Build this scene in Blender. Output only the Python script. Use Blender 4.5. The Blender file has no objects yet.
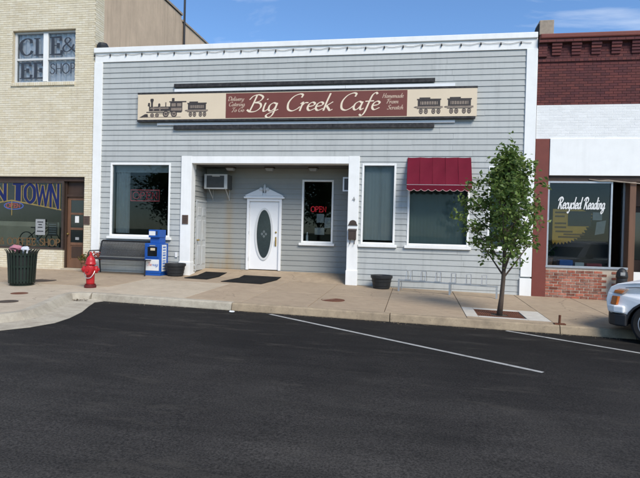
import bpy, math, random
from mathutils import Vector, Matrix
random.seed(7)
R = math.radians
scn = bpy.context.scene
col = scn.collection

# ---------------------------------------------------------------- camera
CAM = Vector((0.0, -14.8, 1.33))
yaw, pitch, roll = 0.17273583, 0.01327451, 0.02500795
fw = Vector((-math.sin(yaw) * math.cos(pitch), math.cos(yaw) * math.cos(pitch), -math.sin(pitch)))
rt = Vector((math.cos(yaw), math.sin(yaw), 0)); up = rt.cross(fw)
r2 = rt * math.cos(roll) + up * math.sin(roll); u2 = up * math.cos(roll) - rt * math.sin(roll)
cd = bpy.data.cameras.new('camera'); cam = bpy.data.objects.new('camera', cd); col.objects.link(cam)
cam.matrix_world = Matrix(((r2.x, u2.x, -fw.x, CAM.x), (r2.y, u2.y, -fw.y, CAM.y), (r2.z, u2.z, -fw.z, CAM.z), (0, 0, 0, 1)))
cd.sensor_width = 36; cd.lens = 545 / 640 * 36; cd.clip_end = 2000; cd.clip_start = 0.1
scn.camera = cam

# ---------------------------------------------------------------- sky, sun, exposure
SUN_EL, SUN_AZ = R(44), R(142)            # azimuth measured clockwise from +Y (into the facade)
w = bpy.data.worlds.new('World'); scn.world = w; w.use_nodes = True
nt = w.node_tree; N = nt.nodes; L = nt.links
bg = N['Background']; bg.inputs['Strength'].default_value = 0.075
sky = N.new('ShaderNodeTexSky'); sky.sky_type = 'NISHITA'; sky.sun_disc = False
sky.sun_elevation = SUN_EL; sky.sun_rotation = SUN_AZ; sky.air_density = 1.0; sky.dust_density = 0.25; sky.ozone_density = 2.0
tc = N.new('ShaderNodeTexCoord'); mp = N.new('ShaderNodeMapping'); mp.inputs['Scale'].default_value = (1.0, 1.0, 3.2)
mp.inputs['Rotation'].default_value = (0.12, 0.35, 0.5); mp.inputs['Location'].default_value = (0.35, 0.0, 0.4)
L.new(tc.outputs['Generated'], mp.inputs['Vector'])
ns = N.new('ShaderNodeTexNoise'); ns.inputs['Scale'].default_value = 2.1; ns.inputs['Detail'].default_value = 7; ns.inputs['Roughness'].default_value = 0.55
ns.inputs['Distortion'].default_value = 0.5
L.new(mp.outputs['Vector'], ns.inputs['Vector'])
rp = N.new('ShaderNodeValToRGB'); rp.color_ramp.elements[0].position = 0.55; rp.color_ramp.elements[0].color = (0, 0, 0, 1)
rp.color_ramp.elements[1].position = 0.80; rp.color_ramp.elements[1].color = (0.75, 0.75, 0.75, 1)
L.new(ns.outputs['Fac'], rp.inputs['Fac'])
mx = N.new('ShaderNodeMixRGB'); mx.inputs['Color2'].default_value = (9.0, 9.0, 8.8, 1)
L.new(rp.outputs['Color'], mx.inputs['Fac']); tn = N.new('ShaderNodeMixRGB'); tn.blend_type = 'MULTIPLY'; tn.inputs['Fac'].default_value = 1.0; tn.inputs['Color2'].default_value = (0.74, 0.95, 1.16, 1)
L.new(sky.outputs['Color'], tn.inputs['Color1']); L.new(tn.outputs['Color'], mx.inputs['Color1']); L.new(mx.outputs['Color'], bg.inputs['Color'])
sd = bpy.data.lights.new('sun', 'SUN'); sd.energy = 1.9; sd.angle = R(28); sd.color = (1.0, 0.93, 0.82)
sun = bpy.data.objects.new('sun', sd); col.objects.link(sun)
sdir = Vector((math.sin(SUN_AZ) * math.cos(SUN_EL), math.cos(SUN_AZ) * math.cos(SUN_EL), math.sin(SUN_EL)))
sun.rotation_euler = sdir.to_track_quat('Z', 'Y').to_euler()
vs = scn.view_settings; vs.view_transform = 'Standard'; vs.look = 'None'; vs.exposure = 1.08; vs.gamma = 1.0; vs.use_curve_mapping = False

# ---------------------------------------------------------------- materials
MATS = {}
def mat(name, c, rough=0.7, var=0.12, scale=6.0, bump=0.0, bscale=80.0, metal=0.0, spec=0.4, rnd=0.0, attr=None, stain=None, sscale=1.2, scol=(0.2, 0.17, 0.13), emit=0.0, zs=1.0, coat=0.0, alpha=1.0, streak=0.0, crack=0.0, spots=0.0):
    m = bpy.data.materials.new(name); m.use_nodes = True; t = m.node_tree; n = t.nodes; l = t.links
    b = n['Principled BSDF']; b.inputs['Roughness'].default_value = rough; b.inputs['Metallic'].default_value = metal
    b.inputs['Specular IOR Level'].default_value = spec; b.inputs['Coat Weight'].default_value = coat
    g = n.new('ShaderNodeNewGeometry')
    mpp = n.new('ShaderNodeMapping'); mpp.inputs['Scale'].default_value = (1, 1, zs); l.new(g.outputs['Position'], mpp.inputs['Vector'])
    no = n.new('ShaderNodeTexNoise'); no.inputs['Scale'].default_value = scale; no.inputs['Detail'].default_value = 6; no.inputs['Roughness'].default_value = 0.62
    l.new(mpp.outputs['Vector'], no.inputs['Vector'])
    mr = n.new('ShaderNodeMapRange'); mr.inputs['From Min'].default_value = 0.28; mr.inputs['From Max'].default_value = 0.72
    mr.inputs['To Min'].default_value = 1 - var; mr.inputs['To Max'].default_value = 1 + var; l.new(no.outputs['Fac'], mr.inputs['Value'])
    val = mr.outputs['Result']
    def mul(a, bsock):
        q = n.new('ShaderNodeMath'); q.operation = 'MULTIPLY'; l.new(a, q.inputs[0]); l.new(bsock, q.inputs[1]); return q.outputs[0]
    if rnd:
        oi = n.new('ShaderNodeObjectInfo'); r_ = n.new('ShaderNodeMapRange'); r_.inputs['To Min'].default_value = 1 - rnd; r_.inputs['To Max'].default_value = 1 + rnd
        l.new(oi.outputs['Random'], r_.inputs['Value']); val = mul(val, r_.outputs['Result'])
    hsv = n.new('ShaderNodeVectorMath'); hsv.operation = 'SCALE'
    if attr:
        at = n.new('ShaderNodeAttribute'); at.attribute_name = attr; l.new(at.outputs['Color'], hsv.inputs[0])
    else:
        hsv.inputs[0].default_value = c
    l.new(val, hsv.inputs['Scale']); out = hsv.outputs[0]
    if stain:
        n2 = n.new('ShaderNodeTexNoise'); n2.inputs['Scale'].default_value = sscale; n2.inputs['Detail'].default_value = 8; n2.inputs['Roughness'].default_value = 0.68
        l.new(g.outputs['Position'], n2.inputs['Vector'])
        m2 = n.new('ShaderNodeMapRange'); m2.inputs['From Min'].default_value = 0.44; m2.inputs['From Max'].default_value = 0.68; m2.inputs['To Max'].default_value = stain
        l.new(n2.outputs['Fac'], m2.inputs['Value'])
        mi = n.new('ShaderNodeMixRGB'); mi.inputs['Color2'].default_value = (*scol, 1); l.new(m2.outputs['Result'], mi.inputs['Fac']); l.new(out, mi.inputs['Color1']); out = mi.outputs['Color']
    def tex(scale, vs_, lo, hi, top, detail=6):
        mq = n.new('ShaderNodeMapping'); mq.inputs['Scale'].default_value = vs_; l.new(g.outputs['Position'], mq.inputs['Vector'])
        q = n.new('ShaderNodeTexNoise'); q.inputs['Scale'].default_value = scale; q.inputs['Detail'].default_value = detail; q.inputs['Roughness'].default_value = 0.65; l.new(mq.outputs['Vector'], q.inputs['Vector'])
        r_ = n.new('ShaderNodeMapRange'); r_.inputs['From Min'].default_value = lo; r_.inputs['From Max'].default_value = hi; r_.inputs['To Max'].default_value = top; l.new(q.outputs['Fac'], r_.inputs['Value']); return r_.outputs['Result']
    def over(fac, c2):
        q = n.new('ShaderNodeMixRGB'); q.inputs['Color2'].default_value = (*c2, 1); l.new(fac, q.inputs['Fac']); l.new(out, q.inputs['Color1']); return q.outputs['Color']
    if streak: out = over(tex(2.2, (3.2, 3.2, 0.22), 0.5, 0.75, streak), tuple(x * 0.55 for x in c) if not attr else (0.3, 0.25, 0.18))
    if spots: out = over(tex(9.0, (1, 1, 1), 0.62, 0.70, spots), tuple(x * 0.35 for x in c)); out = over(tex(45.0, (1, 1, 1), 0.55, 0.72, spots * 0.8, 3), tuple(x * 0.5 for x in c))
    if crack:
        dn_ = n.new('ShaderNodeTexNoise'); dn_.inputs['Scale'].default_value = 1.4; dn_.inputs['Detail'].default_value = 6; l.new(g.outputs['Position'], dn_.inputs['Vector'])
        va = n.new('ShaderNodeVectorMath'); va.operation = 'MULTIPLY_ADD'; va.inputs[1].default_value = (0.9, 0.9, 0.9); l.new(dn_.outputs['Color'], va.inputs[0]); l.new(g.outputs['Position'], va.inputs[2])
        vo = n.new('ShaderNodeTexVoronoi'); vo.feature = 'DISTANCE_TO_EDGE'; vo.inputs['Scale'].default_value = 0.42; l.new(va.outputs[0], vo.inputs['Vector'])
        rc = n.new('ShaderNodeMapRange'); rc.inputs['From Min'].default_value = 0.0; rc.inputs['From Max'].default_value = 0.006; rc.inputs['To Min'].default_value = 1.0; rc.inputs['To Max'].default_value = 0.0; l.new(vo.outputs['Distance'], rc.inputs['Value'])
        cm = mul(rc.outputs['Result'], tex(0.35, (1, 1, 1), 0.46, 0.56, crack, 3)); out = over(cm, tuple(x * 0.25 for x in c))
    l.new(out, b.inputs['Base Color'])
    if emit:
        l.new(out, b.inputs['Emission Color']); b.inputs['Emission Strength'].default_value = emit
    if bump:
        n3 = n.new('ShaderNodeTexNoise'); n3.inputs['Scale'].default_value = bscale; n3.inputs['Detail'].default_value = 4
        l.new(g.outputs['Position'], n3.inputs['Vector'])
        bp = n.new('ShaderNodeBump'); bp.inputs['Strength'].default_value = bump; bp.inputs['Distance'].default_value = 0.01
        l.new(n3.outputs['Fac'], bp.inputs['Height']); l.new(bp.outputs['Normal'], b.inputs['Normal'])
    MATS[name] = m; return m
def glass(name, tint, ior=1.6, rough=0.015):
    m = bpy.data.materials.new(name); m.use_nodes = True; t = m.node_tree; n = t.nodes; l = t.links
    n.remove(n['Principled BSDF']); o = n['Material Output']
    tr = n.new('ShaderNodeBsdfTransparent'); tr.inputs['Color'].default_value = (*tint, 1)
    gl = n.new('ShaderNodeBsdfGlossy'); gl.inputs['Roughness'].default_value = rough
    no = n.new('ShaderNodeTexNoise'); no.inputs['Scale'].default_value = 1.3; g = n.new('ShaderNodeNewGeometry'); l.new(g.outputs['Position'], no.inputs['Vector'])
    bp = n.new('ShaderNodeBump'); bp.inputs['Strength'].default_value = 0.008; bp.inputs['Distance'].default_value = 0.05; l.new(no.outputs['Fac'], bp.inputs['Height']); l.new(bp.outputs['Normal'], gl.inputs['Normal'])
    fr = n.new('ShaderNodeFresnel'); fr.inputs['IOR'].default_value = ior
    mi = n.new('ShaderNodeMixShader'); l.new(fr.outputs['Fac'], mi.inputs['Fac']); l.new(tr.outputs['BSDF'], mi.inputs[1]); l.new(gl.outputs['BSDF'], mi.inputs[2])
    l.new(mi.outputs['Shader'], o.inputs['Surface']); MATS[name] = m; return m
M = MATS
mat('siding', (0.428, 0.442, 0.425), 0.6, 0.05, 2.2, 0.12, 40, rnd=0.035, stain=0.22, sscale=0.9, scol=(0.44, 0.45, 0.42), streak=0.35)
mat('siding_porch', (0.29, 0.295, 0.275), 0.6, 0.05, 2.2, 0.12, 40, rnd=0.035, stain=0.22, sscale=0.9, scol=(0.24, 0.225, 0.19))  # porch boards: one darker base tone than the front, rust streaks mixed in later
mat('white_trim', (0.84, 0.84, 0.81), 0.5, 0.03, 3, 0.05, 30, stain=0.12, sscale=2.5, scol=(0.55, 0.54, 0.5), streak=0.16)
mat('white_paint', (0.8, 0.8, 0.79), 0.4, 0.02, 4)
mat('grey_trim', (0.6, 0.61, 0.6), 0.5, 0.04, 6)
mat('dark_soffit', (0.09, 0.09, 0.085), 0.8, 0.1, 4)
mat('tint_cream', (1, 1, 1), 0.85, 0.07, 5, 0.25, 60, attr='tint', stain=0.25, sscale=0.8, scol=(0.42, 0.34, 0.22), streak=0.18)
mat('mortar_cream', (0.52, 0.45, 0.32), 0.95, 0.12, 10, 0.3, 90)
mat('tint_red', (1, 1, 1), 0.85, 0.14, 9, 0.3, 60, attr='tint', stain=0.3, sscale=1.6, scol=(0.07, 0.03, 0.025))
mat('mortar_red', (0.075, 0.035, 0.033), 0.95, 0.2, 12, 0.3, 90)
mat('tint_knee', (1, 1, 1), 0.85, 0.2, 12, 0.35, 60, rnd=0.3, attr='tint')
mat('brick_knee', (0.30, 0.085, 0.05), 0.85, 0.25, 12, 0.35, 60, rnd=0.5, stain=0.35, sscale=3, scol=(0.5, 0.42, 0.33))
mat('mortar_knee', (0.47, 0.40, 0.32), 0.95, 0.2, 12, 0.4, 60)
mat('red_pilaster', (0.17, 0.042, 0.03), 0.65, 0.1, 4, 0.2, 40, stain=0.25, sscale=3, scol=(0.12, 0.035, 0.028))
mat('white_brick', (1, 1, 1), 0.6, 0.04, 4, 0.15, 50, attr='tint', stain=0.12, sscale=1.6, scol=(0.62, 0.6, 0.55))
mat('stucco', (0.57, 0.43, 0.30), 0.95, 0.13, 1.4, 0.35, 30, stain=0.4, sscale=0.7, scol=(0.33, 0.25, 0.18), zs=0.5, streak=0.5)
mat('stone_cap', (0.33, 0.27, 0.21), 0.9, 0.2, 8, 0.3, 40)
mat('tar', (0.02, 0.02, 0.022), 0.9, 0.2, 5)
mat('asphalt', (0.0165, 0.0150, 0.0135), 0.88, 0.25, 1.1, 0.35, 190, spec=0.18, stain=0.6, sscale=0.3, scol=(0.028, 0.0255, 0.0225), crack=0.3, spots=0.35)
_t = M['asphalt'].node_tree; _n = _t.nodes; _k = _t.links; _b = _n['Principled BSDF']; _src = _b.inputs['Base Color'].links[0].from_socket; _g = _n.new('ShaderNodeNewGeometry')
def _anoise(scale, vec_scale, lo, hi, a, b, detail=3):
    m = _n.new('ShaderNodeMapping'); m.inputs['Scale'].default_value = vec_scale; _k.new(_g.outputs['Position'], m.inputs['Vector'])
    q = _n.new('ShaderNodeTexNoise'); q.inputs['Scale'].default_value = scale; q.inputs['Detail'].default_value = detail; q.inputs['Roughness'].default_value = 0.7; _k.new(m.outputs['Vector'], q.inputs['Vector'])
    r = _n.new('ShaderNodeMapRange'); r.inputs['From Min'].default_value = lo; r.inputs['From Max'].default_value = hi; r.inputs['To Min'].default_value = a; r.inputs['To Max'].default_value = b; _k.new(q.outputs['Fac'], r.inputs['Value']); return r.outputs['Result']
_v1 = _anoise(55, (1, 1, 1), 0.36, 0.66, 0.5, 1.65, 3)            # stone grain
_v2 = _anoise(1.6, (0.16, 1.6, 1), 0.35, 0.70, 0.82, 1.28, 5)      # wheel-track streaks along the street
_mm = _n.new('ShaderNodeMath'); _mm.operation = 'MULTIPLY'; _k.new(_v1, _mm.inputs[0]); _k.new(_v2, _mm.inputs[1])
_sx = _n.new('ShaderNodeSeparateXYZ'); _k.new(_g.outputs['Position'], _sx.inputs[0])       # newer seal coat along the parking bays, older worn lane beyond
_bn = _anoise(0.5, (1, 1, 1), 0.3, 0.7, -0.8, 0.8, 5); _ad = _n.new('ShaderNodeMath'); _k.new(_sx.outputs['Y'], _ad.inputs[0]); _k.new(_bn, _ad.inputs[1])
_br = _n.new('ShaderNodeMapRange'); _br.inputs['From Min'].default_value = -10.2; _br.inputs['From Max'].default_value = -7.0; _br.inputs['To Min'].default_value = 1.75; _br.inputs['To Max'].default_value = 0.75; _k.new(_ad.outputs[0], _br.inputs['Value'])
_m3 = _n.new('ShaderNodeMath'); _m3.operation = 'MULTIPLY'; _k.new(_mm.outputs[0], _m3.inputs[0]); _k.new(_br.outputs['Result'], _m3.inputs[1]); _mm = _m3
_vm = _n.new('ShaderNodeVectorMath'); _vm.operation = 'SCALE'; _k.new(_src, _vm.inputs[0]); _k.new(_mm.outputs[0], _vm.inputs['Scale'])
_scf = _anoise(2.3, (0.35, 1.2, 1), 0.56, 0.70, 0.0, 0.55, 8)    # pale dusty scuffs
_mx = _n.new('ShaderNodeMixRGB'); _mx.inputs['Color2'].default_value = (0.065, 0.058, 0.048, 1); _k.new(_scf, _mx.inputs['Fac']); _k.new(_vm.outputs[0], _mx.inputs['Color1']); _k.new(_mx.outputs['Color'], _b.inputs['Base Color'])
mat('walk_tan', (0.365, 0.28, 0.19), 0.9, 0.13, 5, 0.35, 110, rnd=0.06, stain=0.45, sscale=1.3, scol=(0.29, 0.215, 0.145), crack=0.7, spots=0.3)
mat('walk_light', (0.455, 0.38, 0.28), 0.9, 0.1, 5, 0.3, 110, rnd=0.05, stain=0.35, sscale=1.6, scol=(0.3, 0.235, 0.165), crack=0.7, spots=0.3)
mat('kerb_grey', (0.43, 0.385, 0.30), 0.9, 0.14, 6, 0.35, 90, stain=0.5, sscale=2.2, scol=(0.2, 0.16, 0.115), spots=0.5)
mat('kerb_tan', (0.34, 0.265, 0.175), 0.9, 0.18, 6, 0.4, 90, stain=0.6, sscale=2.4, scol=(0.15, 0.115, 0.08), spots=0.5)
mat('pad_white', (0.52, 0.49, 0.43), 0.9, 0.12, 7, 0.3, 90, stain=0.3, sscale=3, scol=(0.36, 0.3, 0.22), spots=0.3)
mat('joint', (0.07, 0.055, 0.04), 0.95, 0.3, 10)
mat('line_paint', (0.40, 0.395, 0.37), 0.7, 0.15, 9, 0.3, 120, stain=0.75, sscale=9, scol=(0.12, 0.12, 0.12))
mat('black_metal', (0.018, 0.018, 0.02), 0.45, 0.2, 8)
mat('bench_metal', (0.02, 0.021, 0.023), 0.5, 0.2, 8)
mat('black_plastic', (0.022, 0.023, 0.024), 0.5, 0.15, 10, 0.1, 60, streak=0.3)
mat('rubber', (0.014, 0.014, 0.014), 0.9, 0.2, 20, 0.5, 200)
mat('mat_rubber', (0.011, 0.011, 0.011), 0.95, 0.25, 9, 0.6, 150, spec=0.15, stain=0.3, sscale=4, scol=(0.04, 0.036, 0.03))
mat('galv', (0.45, 0.47, 0.48), 0.42, 0.1, 10, metal=0.6)
mat('alu', (0.62, 0.64, 0.65), 0.4, 0.06, 5, metal=0.3)
mat('rust', (0.125, 0.045, 0.022), 0.9, 0.3, 14, 0.4, 60)
mat('soil', (0.035, 0.024, 0.017), 0.95, 0.3, 20, 0.8, 60)
mat('hydrant_red', (0.43, 0.012, 0.016), 0.42, 0.08, 8, 0.1, 30, coat=0.15, stain=0.15, sscale=7, scol=(0.28, 0.01, 0.012), spots=0.25)
mat('dark_red', (0.10, 0.012, 0.012), 0.6, 0.2, 10)
mat('chain', (0.6, 0.58, 0.55), 0.35, 0.1, 10, metal=0.7)
mat('can_green', (0.010, 0.02, 0.014), 0.4, 0.15, 8)
mat('pink_bag', (0.42, 0.17, 0.21), 0.5, 0.2, 20)
mat('white_bag', (0.5, 0.52, 0.56), 0.5, 0.1, 20)
mat('news_blue', (0.012, 0.085, 0.36), 0.42, 0.08, 8, spots=0.2, streak=0.3)
mat('paper', (0.72, 0.72, 0.7), 0.8, 0.05, 10)
mat('paper_grey', (0.30, 0.31, 0.31), 0.8, 0.1, 10)
mat('print_dark', (0.03, 0.03, 0.035), 0.7, 0.1, 10)
mat('print_red', (0.5, 0.12, 0.1), 0.7, 0.1, 10)
mat('print_blue', (0.1, 0.2, 0.5), 0.7, 0.1, 10)
mat('awning_red', (0.125, 0.005, 0.018), 0.8, 0.12, 2.5, 0.2, 200, spec=0.2)
mat('awning_edge', (0.45, 0.30, 0.28), 0.7, 0.05, 5)
mat('sign_cream', (0.70, 0.58, 0.42), 0.55, 0.03, 2)
mat('sign_brown', (0.165, 0.048, 0.036), 0.55, 0.06, 2)
mat('sign_text', (0.78, 0.66, 0.5), 0.6, 0.03, 4)
mat('sign_text_dim', (0.5, 0.36, 0.27), 0.6, 0.03, 4)
mat('sign_ink', (0.05, 0.042, 0.04), 0.7, 0.2, 12)
mat('sign_ink_mid', (0.24, 0.19, 0.15), 0.7, 0.25, 20)
mat('sign_bar', (0.018, 0.018, 0.02), 0.7, 0.3, 6, stain=0.3, sscale=10, scol=(0.14, 0.13, 0.12))
mat('brass', (0.55, 0.38, 0.12), 0.3, 0.1, 10, metal=0.8)
mat('bronze', (0.07, 0.05, 0.04), 0.5, 0.2, 10, metal=0.3)
mat('plaque_brown', (0.10, 0.065, 0.05), 0.5, 0.2, 10)
mat('neon_red', (0.62, 0.03, 0.045), 0.5, 0.0, 5, emit=0.16)
mat('neon_red_dim', (0.25, 0.02, 0.035), 0.5, 0.0, 5, emit=0.25)
mat('neon_rim', (0.5, 0.1, 0.12), 0.5, 0.0, 5, emit=0.12)
mat('neon_blue', (0.06, 0.12, 0.7), 0.5, 0.0, 5, emit=0.3)
mat('curtain', (0.42, 0.44, 0.44), 0.9, 0.08, 6)
mat('sheer', (0.75, 0.76, 0.78), 0.9, 0.06, 8)
mat('blind', (0.16, 0.21, 0.205), 0.8, 0.04, 6)
mat('blind_pale', (0.38, 0.40, 0.39), 0.8, 0.04, 6)
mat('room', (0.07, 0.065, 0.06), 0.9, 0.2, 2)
mat('room_floor', (0.11, 0.08, 0.055), 0.8, 0.2, 3)
mat('door_white', (0.8, 0.8, 0.79), 0.35, 0.02, 5)
mat('door_grey', (0.50, 0.52, 0.52), 0.5, 0.05, 5, stain=0.3, sscale=3, scol=(0.36, 0.3, 0.2))
mat('oval_glass', (0.03, 0.042, 0.045), 0.12, 0.15, 18, spec=0.6)
mat('etched', (0.13, 0.15, 0.15), 0.5, 0.1, 20)
mat('wood_brown', (0.15, 0.075, 0.042), 0.5, 0.25, 5, zs=0.15)
mat('wood_dark', (0.05, 0.028, 0.018), 0.55, 0.25, 5, zs=0.15)
mat('ac_body', (0.10, 0.10, 0.095), 0.6, 0.1, 8)
mat('ac_white', (0.5, 0.5, 0.47), 0.5, 0.06, 8)
mat('terracotta', (0.22, 0.10, 0.055), 0.85, 0.2, 10)
mat('flower', (0.5, 0.09, 0.06), 0.7, 0.3, 40)
mat('town_blue', (0.007, 0.013, 0.085), 0.5, 0.1, 5)
mat('town_gold', (0.26, 0.19, 0.06), 0.5, 0.1, 5)
mat('coffee_brown', (0.13, 0.075, 0.03), 0.6, 0.1, 5)
mat('tan_board', (0.62, 0.52, 0.35), 0.8, 0.1, 3)
mat('gear_orange', (0.80, 0.42, 0.05), 0.6, 0.08, 5)
mat('gear_print', (0.2, 0.1, 0.03), 0.6, 0.08, 5)
mat('letter_black', (0.035, 0.042, 0.055), 0.6, 0.05, 5)
mat('bin_blue', (0.03, 0.16, 0.5), 0.5, 0.1, 5)
mat('book_red', (0.35, 0.05, 0.06), 0.7, 0.2, 10)
mat('truck_white', (0.86, 0.86, 0.85), 0.35, 0.015, 3, coat=0.15)
mat('truck_black', (0.02, 0.02, 0.022), 0.6, 0.1, 10)
mat('amber', (0.5, 0.13, 0.015), 0.25, 0.05, 10, coat=0.5)
mat('lamp_clear', (0.45, 0.30, 0.22), 0.15, 0.1, 20, coat=1.0)
mat('alloy', (0.55, 0.56, 0.57), 0.35, 0.05, 10, metal=0.2)
mat('tail_red', (0.4, 0.01, 0.01), 0.3, 0.05, 10)
mat('car_glass', (0.01, 0.012, 0.014), 0.06, 0.1, 3, spec=0.7)
mat('bark', (0.085, 0.062, 0.046), 0.9, 0.25, 14, 0.6, 50, zs=0.3)
mat('leaf', (0.075, 0.135, 0.035), 0.55, 0.35, 3.5, attr='tint')
mat('grass', (0.06, 0.085, 0.03), 0.9, 0.3, 0.7)
mat('litter', (0.75, 0.75, 0.73), 0.8, 0.05, 10)
glass('glass_shop', (0.86, 0.89, 0.88), 1.38)
glass('glass_tint', (0.80, 0.84, 0.84), 1.26)
glass('glass_clear', (0.96, 0.97, 0.97), 1.3)
glass('glass_dark', (0.45, 0.48, 0.48), 1.5)

# rusty drip streaks on the porch siding below the air conditioner and at the foot of the side door
_t = M['siding_porch'].node_tree; _n = _t.nodes; _k = _t.links; _b = _n['Principled BSDF']; _src = _b.inputs['Base Color'].links[0].from_socket
_g = _n.new('ShaderNodeNewGeometry'); _s = _n.new('ShaderNodeSeparateXYZ'); _k.new(_g.outputs['Position'], _s.inputs[0])
def _mth(op, a, b):
    q = _n.new('ShaderNodeMath'); q.operation = op; q.use_clamp = op == 'MULTIPLY'
    for i, v in enumerate((a, b)):
        if isinstance(v, (int, float)): q.inputs[i].default_value = v
        else: _k.new(v, q.inputs[i])
    return q.outputs[0]
_no = _n.new('ShaderNodeTexNoise'); _no.inputs['Scale'].default_value = 3.5; _no.inputs['Detail'].default_value = 6
_mp = _n.new('ShaderNodeMapping'); _mp.inputs['Scale'].default_value = (3, 1, 0.5); _k.new(_g.outputs['Position'], _mp.inputs['Vector']); _k.new(_mp.outputs['Vector'], _no.inputs['Vector'])
_dx = _mth('ABSOLUTE', _mth('ADD', _s.outputs['X'], 5.6), 0); _w = _mth('SUBTRACT', 1.0, _mth('MULTIPLY', _dx, 5.0)); _w = _mth('MAXIMUM', _w, 0)
_lo = _mth('MAXIMUM', _mth('SUBTRACT', 1.0, _mth('MULTIPLY', _s.outputs['Z'], 1.6)), 0); _lx = _mth('LESS_THAN', _s.outputs['X'], -5.2)
_fac = _mth('MULTIPLY', _mth('ADD', _mth('MULTIPLY', _w, 0.7), _mth('MULTIPLY', _lo, _mth('MULTIPLY', _lx, 0.9))), _no.outputs['Fac'])
_mi = _n.new('ShaderNodeMixRGB'); _mi.inputs['Color2'].default_value = (0.3, 0.2, 0.08, 1); _k.new(_fac, _mi.inputs['Fac']); _k.new(_src, _mi.inputs['Color1']); _k.new(_mi.outputs['Color'], _b.inputs['Base Color'])

# leaf material lets some light through
_l = M['leaf'].node_tree; _p = _l.nodes['Principled BSDF']; _t = _l.nodes.new('ShaderNodeBsdfTranslucent'); _m = _l.nodes.new('ShaderNodeMixShader'); _m.inputs['Fac'].default_value = 0.4
_src = _p.inputs['Base Color'].links[0].from_socket
_l.links.new(_src, _t.inputs['Color']); _l.links.new(_p.outputs['BSDF'], _m.inputs[1]); _l.links.new(_t.outputs['BSDF'], _m.inputs[2]); _l.links.new(_m.outputs['Shader'], _l.nodes['Material Output'].inputs['Surface'])

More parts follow.
